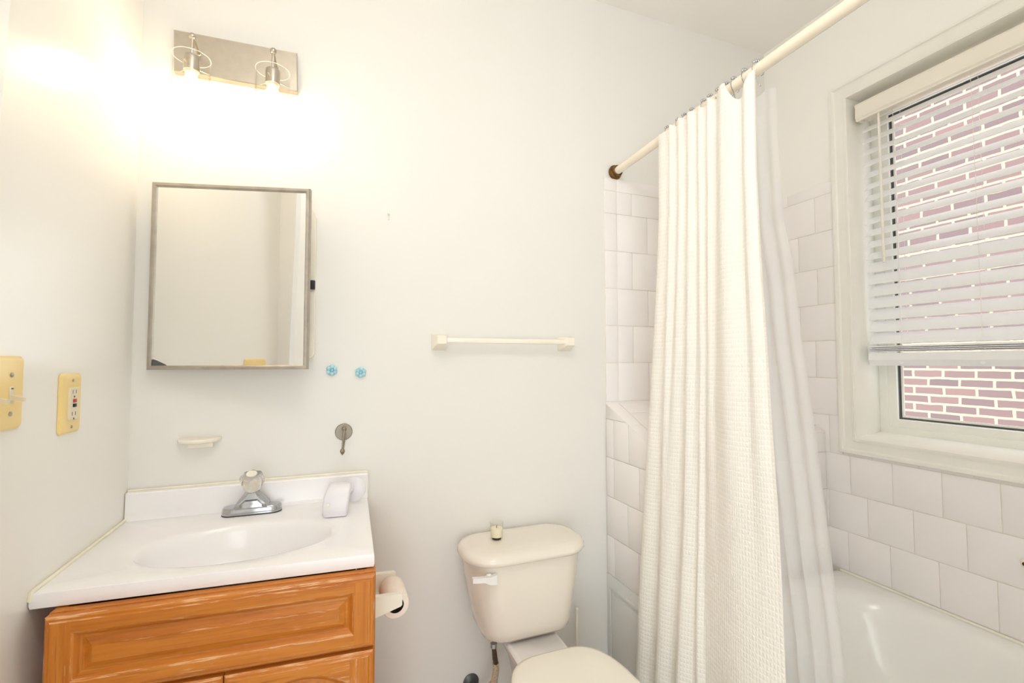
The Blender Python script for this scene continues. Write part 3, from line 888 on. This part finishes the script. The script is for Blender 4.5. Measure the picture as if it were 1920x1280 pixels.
KT = FM @ Matrix.Translation((0, -.002, .064)) @ Matrix.Rotation(R(24), 4, 'X')
def lob(a, h): return 1 + .085 * math.cos(8 * a) * min(1, max(0, (h - .008) * 60))
kn.lathe([(.0175, .002), (.0190, .006), (.0225, .010), (.0265, .022), (.0298, .037), (.0295, .044), (.0262, .0505), (.0200, .0545), (.0150, .055)], 'acrylic', KT, 48, mod=lob)
ko = kn.build('knob', fa, 30)
q = MB(); q.lathe([(.0130, .0546), (.0142, .0560), (.0136, .0580), (.006, .0588)], 'white', KT, 28); q.build('cap', ko)
q = MB(); q.lathe([(.0165, -.004), (.0178, -.001), (.0170, .003)], 'chrome', KT, 28); q.build('collar', fa)

# white plastic holder
hd = thing('plastic_holder', 'white plastic holder with a round suction disc on the sink top right corner', 'holder', (.02, -.17, ZV), R(-8))
HM = Matrix.Translation((.018, -.165, ZV)) @ Matrix.Rotation(R(-6), 4, 'Z')
q = MB()
rings_ = []
for z, xl, xr, yf in ((.0008, -.028, .026, -.034), (.003, -.032, .028, -.037), (.010, -.035, .0295, -.038), (.03, -.036, .031, -.036), (.055, -.034, .034, -.030), (.072, -.028, .036, -.022), (.0835, -.020, .0365, -.012), (.085, -.018, .036, -.009)):
    rings_.append([HM @ Vector((a, b_, z)) for a, b_ in rrect(xl, xr, yf, .012, .006, 4)])
q.loft(rings_, 'coolwhite'); q.build('holder_body', hd, 40)
q = MB(); q.lathe([(.0001, .0), (.005, .0), (.005, .0015), (.003, .0025)], 'white', HM @ Matrix.Translation((-.020, -.0368, .036)) @ AX['-y'], 16); q.build('button', hd)
q = MB(); q.lathe([(.0360, 0), (.0370, .0015), (.0365, .004), (.030, .006), (.012, .009)], 'coolwhite', Matrix.Translation((.064, -.085, ZV + .0445)) @ Matrix.Rotation(R(-12), 4, 'Z') @ Matrix.Rotation(R(84), 4, 'X'), 40); q.build('suction_disc', hd)
q = MB(); q.tube([(.045, -.118, ZV + .040), (.055, -.10, ZV + .043), (.062, -.090, ZV + .0445)], .006, 'coolwhite', 10); q.build('stem', hd)

# ------------------------------------------------------------------ vanity light
vl = thing('vanity_light', 'brushed nickel two bulb wall light above the mirror', 'wall light', (-.278, 0, 2.105))
q = MB()
q.loft([[(-.441, -.001, 2.103), (-.115, -.001, 2.109), (-.118, -.001, 2.2325), (-.444, -.001, 2.2245)], [(-.441, -.022, 2.103), (-.115, -.022, 2.109), (-.118, -.022, 2.2325), (-.444, -.022, 2.2245)],
        [(-.4395, -.024, 2.1045), (-.1165, -.024, 2.1105), (-.1195, -.024, 2.231), (-.4425, -.024, 2.223)]], 'nickel')
q.build('back_plate', vl, 30)
for i, lx_ in enumerate((-.379, -.176)):
    zt = 2.170 + i * .007
    ly = -.098; dz_ = .013
    q = MB(); q.tube([(lx_, -.022, zt - .004), (lx_, -.055, zt - .003), (lx_, ly + .004, zt)], [.0042, .0036, .0034], 'nickel', 10)
    q.lathe([(.0065, 0), (.0065, .003), (.005, .005)], 'nickel', at((lx_, -.023, zt - .004), '-y'), 20)
    q.tube([(lx_, ly, zt), (lx_, ly, zt - .06)], .0044, 'nickel', 12)
    ao = q.build('lamp_arm', vl)
    q = MB(); q.sphere((lx_, ly, zt), .0095, 'nickel', 18); q.build('finial', ao)
    q = MB(); q.lathe([(.0165, .045), (.0185, .043), (.0195, .036), (.0195, .0), (.0175, -.002)], 'nickel', at((lx_, ly, zt - .101)), 28); q.build('socket', vl, 40)
    q = MB(); z0 = zt - .203
    q.lathe([(.0440, 0), (.0440, .142), (.0455, .143), (.0467, .142), (.0467, 0), (.0455, -.001), (.0440, 0)], 'glass', at((lx_, ly, z0)), 56, caps=(False, False)); go_ = q.build('glass_shade', vl, 40)
    for zz in (z0 + .1425, z0 - .0005):
        q = MB(); q.tube([(lx_ + .0455 * math.cos(2 * math.pi * k / 48), ly + .0455 * math.sin(2 * math.pi * k / 48), zz) for k in range(48)], .0010, 'lip', 8, closed=True); q.build('rim', go_)
    for k in range(3):
        a = R(120 * k + 20); q = MB(); q.tube([(lx_ + .019 * math.cos(a), ly + .019 * math.sin(a), zt - .090), (lx_ + .0440 * math.cos(a), ly + .0440 * math.sin(a), zt - .092)], .0018, 'nickel', 8)
        q.build('shade_strut', vl)
    q = MB()
    q.lathe([(.0135, .0), (.0145, -.006), (.0165, -.022)], 'white', at((lx_, ly, zt - .101)), 24, caps=(True, True)); bo = q.build('bulb_neck', vl)
    q = MB()
    q.lathe([(.0166, -.0225), (.0235, -.029), (.0275, -.040), (.030, -.056), (.0285, -.070), (.0235, -.081), (.014, -.089), (.004, -.0915)], 'bulb', at((lx_, ly, zt - .101)), 28); q.build('bulb', vl, 60)

# ------------------------------------------------------------------ medicine cabinet with the mirror door ajar
mc = thing('medicine_cabinet', 'mirrored medicine cabinet with a thin steel frame, door ajar, over the sink', 'mirror', (-.26, 0, 1.24))
q = MB()
outer = rrect(-.468, -.053, 1.268, 1.738, .022, 6)
q.loft([[(a, 0.0, b_) for a, b_ in outer], [(a, -.026, b_) for a, b_ in outer], [(a, -.028, b_) for a, b_ in inset(outer, .002)]], 'white')
q.build('body', mc, 30)
q = MB(); q.box(-.070, -.054, -.040, -.027, 1.484, 1.512, 'black', .002); q.build('latch', mc)
P0, P1 = Vector((-.4770, -.046)), Vector((-.0675, -.146))
dx_ = (P1 - P0).normalized(); nx_ = Vector((dx_.y, -dx_.x))       # out of the door face
WD = (P1 - P0).length
def md(a, b_, h): p = P0 + dx_ * a + nx_ * h; return (p.x, p.y, b_)
MZ0, MZ1 = 1.2375, 1.7615
q = MB()
fw = .0115
def rect(d_, h): return [md(d_, MZ0 + d_, h), md(WD - d_, MZ0 + d_, h), md(WD - d_, MZ1 - d_, h), md(d_, MZ1 - d_, h)]
q.loft([rect(.0, -.016), rect(0, 0), rect(.002, .003), rect(fw - .003, .003), rect(fw, .0), rect(fw, -.006)], 'steel', (True, False))
do = q.build('door_frame', mc, 20)
q = MB(); q.add([md(fw - .001, MZ0 + fw - .001, -.004), md(WD - fw + .001, MZ0 + fw - .001, -.004), md(WD - fw + .001, MZ1 - fw + .001, -.004), md(fw - .001, MZ1 - fw + .001, -.004)], [(0, 1, 2, 3)], 'mirror')
q.build('mirror_glass', do)
q = MB()
sp = [(.0, .0), (.038, .0), (.032, .004), (.022, .009), (.012, .014), (.004, .017), (.0, .017)]
q.loft([[md(fw + a, MZ0 + fw + b_, -.0038) for a, b_ in sp], [md(fw + a, MZ0 + fw + b_, -.0034) for a, b_ in sp]], 'darkgrey')
so = q.build('worn_silvering', do); so['label'] = 'dark patch of worn silvering in the mirror corner'
for z in (1.33, 1.66):
    q = MB(); q.tube([(-.473, -.036, z - .03), (-.473, -.036, z + .03)], .005, 'steel', 10); q.build('hinge', mc)

# ------------------------------------------------------------------ things on the back wall
def flower(x, z, label, rot):
    t_ = thing('flower_hook', label, 'wall hook', (x, 0, z), 0, 'pale blue flower hooks beside the mirror')
    q = MB(); q.lathe([(.0165, 0), (.0165, .004), (.010, .006)], 'blue', at((x, -.0005, z), '-y'), 24); q.build('base', t_)
    for k in range(6):
        a = R(60 * k + rot)
        q = MB(); q.sphere((x + .0110 * math.cos(a), -.008, z + .0110 * math.sin(a)), .0068, 'blue', 14, (1, 1, 1)); q.build('petal', t_)
    q = MB(); q.sphere((x, -.010, z), .0045, 'blue', 12); q.build('center', t_)
flower(-.002, 1.2315, 'pale blue flower wall hook, the one nearer the mirror', 30)
flower(.086, 1.2235, 'pale blue flower wall hook farther from the mirror, slightly lower', 24)

rh = thing('robe_hook', 'round nickel robe hook with a slim hanging arm, above the backsplash end', 'wall hook', (.036, 0, 1.03))
q = MB(); q.lathe([(.0265, 0), (.0265, .002), (.0245, .004), (.004, .0045)], 'tan_nickel', at((.0365, -.0005, 1.0335), '-y'), 36); q.build('back_plate', rh)
q = MB()
q.tube([(.037, -.004, 1.043), (.037, -.020, 1.045), (.0368, -.030, 1.040), (.036, -.034, 1.028), (.034, -.034, 1.005), (.0325, -.034, .983)], [.005, .005, .0045, .004, .0028, .0025], 'tan_nickel', 12)
q.tube([(.0405, -.034, 1.022), (.0375, -.037, 1.0), (.0345, -.036, .983)], .0018, 'tan_nickel', 8)
q.build('hook_arm', rh)
q = MB(); q.lathe([(.0012, -.010), (.005, -.005), (.0075, .001), (.0060, .007), (.0028, .010)], 'tan_nickel', at((.0325, -.034, .976)), 20); q.build('hook_tip', rh)
q = MB(); q.sphere((.037, -.024, 1.046), .0075, 'tan_nickel', 14, (1, 1.1, 1)); q.build('hook_knob', rh)

tb = thing('towel_bar', 'cream white ceramic towel bar on the back wall above the toilet', 'towel bar', (.57, 0, 1.32))
for i, (px_, zc_) in enumerate(((.343, 1.3275), (.830, 1.3275))):
    q = MB()
    q.loft([[(px_ - .025, -.0005, zc_ - .030), (px_ + .025, -.0005, zc_ - .030), (px_ + .025, -.0005, zc_ + .024), (px_ - .025, -.0005, zc_ + .024)],
            [(px_ - .025, -.010, zc_ - .028), (px_ + .025, -.010, zc_ - .028), (px_ + .025, -.010, zc_ + .024), (px_ - .025, -.010, zc_ + .024)],
            [(px_ - .018, -.055, zc_ - .012), (px_ + .018, -.055, zc_ - .012), (px_ + .018, -.055, zc_ + .021), (px_ - .018, -.055, zc_ + .021)],
            [(px_ - .015, -.060, zc_ - .009), (px_ + .015, -.060, zc_ - .009), (px_ + .015, -.060, zc_ + .018), (px_ - .015, -.060, zc_ + .018)]], 'white')
    q.build('post', tb, 30)
q = MB(); q.box(.355, .818, -.050, -.034, 1.3225, 1.3395, 'white', .003); q.build('bar', tb)

sd = thing('soap_dish', 'small off-white half oval soap dish on the wall above the faucet', 'soap dish', (-.356, 0, 1.03))
def half(a, d_, z, n=20):
    return [(-.356 + a * math.cos(math.pi * k / n), -.0005 - d_ * math.sin(math.pi * k / n) ** .8, z) for k in range(n + 1)]
q = MB(); q.loft([half(.045, .045, 1.026), half(.053, .060, 1.031), half(.054, .062, 1.036), half(.053, .061, 1.0395), half(.051, .058, 1.0402)], 'white', (True, True)); q.build('tray', sd, 12)
q = MB(); q.box(-.386, -.322, -.012, -.0005, 1.010, 1.03, 'white', .003); q.build('bracket', sd)

nl = thing('wall_nail', 'tiny white broken hook stub alone on the upper back wall', 'hook', (.169, 0, 1.75))
q = MB(); q.tube([(.169, -.0005, 1.758), (.169, -.010, 1.757), (.1695, -.013, 1.752)], .0035, 'white', 8); q.build('stub', nl)
q = MB(); q.tube([(.170, -.0005, 1.744), (.171, -.004, 1.738)], .002, 'caulk_white', 6); q.build('screw', nl)

# ------------------------------------------------------------------ wall plates on the left wall
def yz(y, z, h): return (XL + h, y, z)
ol = thing('outlet', 'yellowed wall plate with a safety outlet, beside the mirror corner', 'outlet', (XL, -.331, 1.11))
q = MB(); p_ = rrect(-.3725, -.2895, 1.108, 1.235, .0095, 5)
q.loft([[yz(a, b_, .0005) for a, b_ in p_], [yz(a, b_, .003) for a, b_ in p_], [yz(a, b_, .006) for a, b_ in inset(p_, .004)], [yz(a, b_, .0068) for a, b_ in inset(p_, .008)]], 'plate'); q.build('plate', ol, 20)
q = MB(); p_ = rrect(-.349, -.313, 1.137, 1.205, .002, 3)
q.loft([[yz(a, b_, .006) for a, b_ in p_], [yz(a, b_, .0098) for a, b_ in p_], [yz(a, b_, .0105) for a, b_ in inset(p_, .0008)]], 'ivory'); oo = q.build('receptacle', ol, 20)
q = MB(); q.box(XL + .0098, XL + .0125, -.3365, -.3245, 1.1735, 1.1805, 'red', .0006); q.build('reset_button', oo)
q = MB(); q.box(XL + .0098, XL + .0125, -.3365, -.3245, 1.1635, 1.1705, 'black', .0006); q.build('test_button', oo)
q = MB()
for zc_ in (1.196, 1.1495):
    for yy in (-.338, -.325): q.box(XL + .0100, XL + .01065, yy - .0009, yy + .0009, zc_ - .004, zc_ + .004, 'dark')
    q.box(XL + .0100, XL + .01065, -.3335, -.3290, zc_ - .0125, zc_ - .0085, 'black')
q.build('slots', oo)
for z in (1.2205, 1.1215):
    q = MB(); q.lathe([(.0034, 0), (.0034, .0012), (.002, .0018)], 'steel', at((XL + .0066, -.331, z), '+x'), 14); q.build('screw', ol)

sw = thing('light_switch', 'wide yellowed wall plate with two toggle switches, at the left edge', 'light switch', (XL, -.558, 1.14))
q = MB(); p_ = rrect(-.6205, -.4975, 1.142, 1.270, .0105, 5)
q.loft([[yz(a, b_, .0005) for a, b_ in p_], [yz(a, b_, .003) for a, b_ in p_], [yz(a, b_, .006) for a, b_ in inset(p_, .004)], [yz(a, b_, .0068) for a, b_ in inset(p_, .008)]], 'plate'); q.build('plate', sw, 20)
for yy in (-.536, -.582):
    q = MB(); q.box(XL + .0062, XL + .0085, yy - .0055, yy + .0055, 1.188, 1.217, 'ivory', .0008)
    q.box(XL + .0080, XL + .0088, yy - .003, yy + .003, 1.2125, 1.215, 'black'); so_ = q.build('switch_bezel', sw)
    q = MB(); q.loft([[(XL + .007, yy - .0035, 1.203), (XL + .007, yy + .0035, 1.203), (XL + .007, yy + .0035, 1.194), (XL + .007, yy - .0035, 1.194)],
                      [(XL + .026, yy - .003, 1.1975), (XL + .026, yy + .003, 1.1975), (XL + .026, yy + .003, 1.191), (XL + .026, yy - .003, 1.191)]], 'ivory'); q.build('toggle', so_)
    for z in (1.2375, 1.170):
        q = MB(); q.lathe([(.0042, 0), (.0042, .0014), (.0025, .002)], 'steel', at((XL + .0066, yy, z), '+x'), 14); q.build('screw', sw)

# ------------------------------------------------------------------ toilet
to = thing('toilet', 'cream porcelain toilet with a closed lid, against the back wall', 'toilet', (.61, -.3, 0))
TCX = .605
def tring(xl, xr, yb, yf, z, r, bow=.012, n=7, zc=None):
    pts = rrect(xl, xr, yf, yb, r, n); out = []
    for a, b_ in pts:
        u = (a - (xl + xr) / 2) / ((xr - xl) / 2)
        k = max(0, min(1, (yb - b_) / (yb - yf)))
        out.append((a, b_ - bow * (1 - u * u) * k, z))
    return out
q = MB()
q.loft([tring(.500, .725, -.045, -.165, .3680, .04), tring(.476, .745, -.038, -.188, .3735, .05), tring(.457, .760, -.032, -.202, .388, .055), tring(.445, .768, -.028, -.210, .412, .066), tring(.436, .774, -.026, -.214, .45, .070),
        tring(.422, .785, -.023, -.218, .52, .074), tring(.409, .795, -.021, -.2205, .59, .076), tring(.404, .799, -.02, -.2215, .628, .078)], 'porcelain')
q.build('tank', to, 50)
q = MB()
q.loft([tring(.400, .803, -.016, -.226, .6295, .085), tring(.392, .811, -.013, -.236, .632, .09), tring(.388, .815, -.012, -.241, .639, .094), tring(.388, .815, -.012, -.241, .647, .094), tring(.392, .811, -.014, -.236, .656, .090), tring(.403, .800, -.02, -.224, .6625, .078), tring(.425, .78, -.032, -.205, .6650, .06), tring(.46, .75, -.06, -.17, .6658, .03)], 'porcelain')
q.build('tank_lid', to, 60)
q = MB()
q.lathe([(.014, 0), (.014, .006), (.009, .010)], 'deck', at((.452, -.226, .600), '-y'), 18)
q.loft([[(.474, -.232, .584), (.474, -.232, .614), (.474, -.246, .614), (.474, -.246, .584)], [(.452, -.233, .588), (.452, -.233, .609), (.452, -.249, .609), (.452, -.249, .588)],
        [(.432, -.238, .599), (.432, -.238, .614), (.432, -.252, .614), (.432, -.252, .599)], [(.415, -.243, .603), (.415, -.243, .617), (.415, -.257, .617), (.415, -.257, .603)], [(.394, -.244, .606), (.394, -.244, .620), (.394, -.258, .620), (.394, -.258, .606)]], 'deck')
lv = q.build('flush_lever', to, 30)
# bowl with deck
def egg(xc, hw, yb, yf, z, n=48, e=2.3, flat=.0):
    pts = []
    yc = yb + (yf - yb) * .48
    for k in range(n):
        a = 2 * math.pi * (k + .5) / n
        c_, s_ = math.cos(a), math.sin(a)
        ee = 4.2 if s_ > 0 else 2.1
        x = xc + hw * math.copysign(abs(c_) ** (2 / ee), c_)
        L_ = (yb - yc) if s_ > 0 else (yc - yf)
        y = yc + L_ * math.copysign(abs(s_) ** (2 / ee), s_)
        if s_ > 0:                                   # narrower towards the hinges
            k_ = (y - yc) / (yb - yc); x = xc + (x - xc) * (1 - .16 * k_ ** 2)
        pts.append((x, y, z))
    return pts
BX = .612
q = MB()
q.loft([egg(BX, .115, -.30, -.56, 0), egg(BX, .105, -.30, -.54, .08), egg(BX, .115, -.30, -.58, .17), egg(BX, .155, -.31, -.70, .28), egg(BX, .160, -.32, -.735, .335), egg(BX, .162, -.32, -.74, .362)], 'porcelain')
q.build('bowl', to, 60)
q = MB()
q.loft([[(a, b_, z) for a, b_ in rrect(BX - w_, BX + w_, yf_, yb_, r_, 5)] for w_, yf_, yb_, r_, z in ((.055, -.36, -.16, .03, .0), (.055, -.37, -.15, .03, .22), (.074, -.38, -.14, .03, .32), (.088, -.38, -.13, .028, .347), (.089, -.378, -.13, .026, .362), (.083, -.37, -.135, .02, .3665))], 'deck')
q.build('bowl_deck', to, 50)
q = MB()
q.loft([egg(BX, .164, -.327, -.752, .3665), egg(BX, .168, -.325, -.757, .370), egg(BX, .168, -.325, -.757, .380), egg(BX, .164, -.327, -.752, .384)], 'seat')
q.build('seat', to, 50)
q = MB()
q.loft([egg(BX, .166, -.326, -.755, .3855), egg(BX, .170, -.323, -.759, .389), egg(BX, .170, -.323, -.759, .398), egg(BX, .166, -.326, -.754, .4035), egg(BX, .154, -.337, -.74, .407), egg(BX, .12, -.40, -.69, .4085)], 'seat')
q.build('seat_lid', to, 60)
for s_ in (-1, 1):
    q = MB(); q.tube([(BX + s_ * .060 - .018, -.352, .376), (BX + s_ * .060 + .018, -.352, .376)], .010, 'seat', 12); q.build('hinge', to)

sh = thing('supply_hose', 'dark flexible water supply hose with a speckled lower end, under the tank', 'hose', (.49, -.15, .15))
q = MB(); q.tube([(.490, -.165, .355), (.492, -.163, .340), (.496, -.158, .315), (.502, -.150, .290)], [.0075, .0075, .0085, .0085], 'hose', 12); q.build('hose', sh)
q = MB(); q.tube([(.501, -.151, .293), (.504, -.146, .27), (.503, -.130, .22), (.49, -.08, .165), (.470, -.03, .150)], [.0105, .0105, .011, .0105, .010], 'copper', 12); q.build('speckled_sleeve', sh)
q = MB(); q.lathe([(.011, 0), (.011, .013)], 'chrome', at((.490, -.165, .352)), 8); q.build('nut', sh)
vv = thing('shutoff_valve', 'dark metal shutoff valve low on the wall left of the toilet', 'valve', (.46, 0, .15))
q = MB(); q.lathe([(.028, 0), (.028, .003), (.012, .012)], 'darkgrey', at((.462, -.0005, .150), '-y'), 24); q.build('flange', vv)
q = MB(); q.lathe([(.010, 0), (.010, .022), (.014, .026), (.014, .044)], 'darkgrey', at((.462, -.012, .150), '-y'), 16); q.build('valve_body', vv)

bru = thing('toilet_brush', 'thin white brush handle standing upright between the tank and the tiled ledge', 'toilet brush', (.86, -.05, 0))
q = MB(); q.tube([(.850, -.05, .03), (.852, -.048, .20), (.858, -.040, .335)], .0055, 'white', 10); bo = q.build('handle', bru)
q = MB(); q.sphere((.8583, -.0398, .340), .0072, 'white', 12); q.build('handle_tip', bo)
q = MB(); q.lathe([(.045, 0), (.045, .10), (.042, .105), (.040, .10), (.040, .008)], 'white', at((.850, -.052, .001)), 24, caps=(True, True)); q.build('brush_cup', bru, 40)

# candle
ca = thing('votive_candle', 'small cream candle in a clear glass cup on the toilet tank lid', 'candle', (.520, -.107, .666))
q = MB(); q.lathe([(.0195, .0), (.0205, .002), (.0225, .055), (.0230, .0555), (.0222, .056), (.0212, .055), (.0195, .008), (.0001, .007)], 'glass', at((.520, -.107, .6664)), 32, caps=(True, True)); q.build('glass_cup', ca, 40)
q = MB(); q.lathe([(.0190, .0085), (.0203, .035), (.0195, .0365), (.004, .0355)], 'wax', at((.520, -.107, .6664)), 28); wx = q.build('wax', ca, 40)
q = MB(); q.tube([(.520, -.107, .700), (.5203, -.107, .708), (.5212, -.107, .7115)], .0011, 'dark', 6); q.build('wick', wx)
q = MB(); q.lathe([(.0150, .0005), (.0150, .0012)], 'dark', at((.520, -.107, .6662)), 24); q.build('wick_base', ca)

# toilet paper holder on the cabinet side, and its roll
th_ = thing('paper_holder', 'white toilet paper holder fixed to the side of the oak vanity', 'paper holder', (.10, -.3, .6))
RZ, RY0, RY1, RXc = .632, -.330, -.232, .163
def arm(y):
    q = MB()
    q.loft([[(.1005, y - .009, RZ - .022), (.1005, y + .009, RZ - .022), (.1005, y + .009, RZ + .036), (.1005, y - .009, RZ + .036)],
            [(.112, y - .008, RZ - .019), (.112, y + .008, RZ - .019), (.112, y + .008, RZ + .031), (.112, y - .008, RZ + .031)],
            [(.172, y - .007, RZ - .003), (.172, y + .007, RZ - .003), (.172, y + .007, RZ + .029), (.172, y - .007, RZ + .029)],
            [(.176, y - .006, RZ - .000), (.176, y + .006, RZ - .000), (.176, y + .006, RZ + .026), (.176, y - .006, RZ + .026)]], 'white')
    q.build('holder_arm', th_, 30)
arm(-.348); arm(-.216)
q = MB(); q.tube([(RXc, -.343, RZ + .001), (RXc, -.221, RZ)], .0075, 'white', 16); q.build('spindle', th_)
rl = thing('toilet_paper_roll', 'nearly finished white toilet paper roll on the holder beside the vanity', 'toilet paper', (RXc, -.28, RZ - .01))
q = MB(); NR = 40
def tor(r, y): return [(RXc + r * math.cos(2 * math.pi * k / NR), y, RZ - .010 + r * math.sin(2 * math.pi * k / NR)) for k in range(NR)]
q.loft([tor(.0205, RY0), tor(.033, RY0), tor(.0345, RY0 + .002), tor(.0345, RY1 - .002), tor(.033, RY1), tor(.0205, RY1)], 'paper', (False, False)); q.build('paper', rl, 50)
q = MB(); q.loft([tor(.0206, RY0 + .0005), tor(.0195, RY0 + .0005), tor(.0195, RY1 - .0005), tor(.0206, RY1 - .0005)], 'card', (False, False)); q.build('core', rl, 50)

# added fill lamp, unseen above the camera, shaped as a ceiling globe
cl = thing('ceiling_lamp', 'round white ceiling lamp over the middle of the room', 'ceiling lamp', (.08, -1.45, ZC - .01))
q = MB(); q.lathe([(.060, 0), (.062, -.010), (.050, -.022), (.010, -.024), (.010, -.09)], 'nickel', at((.08, -1.45, ZC - .0005)), 40); q.build('canopy', cl)
q = MB(); q.lathe([(.03, -.085), (.07, -.092), (.115, -.115), (.138, -.15), (.145, -.19), (.132, -.235), (.100, -.268), (.05, -.286), (.005, -.29)], 'lamp', at((.08, -1.45, ZC - .0005)), 40, caps=(True, True)); q.build('diffuser', cl, 60)
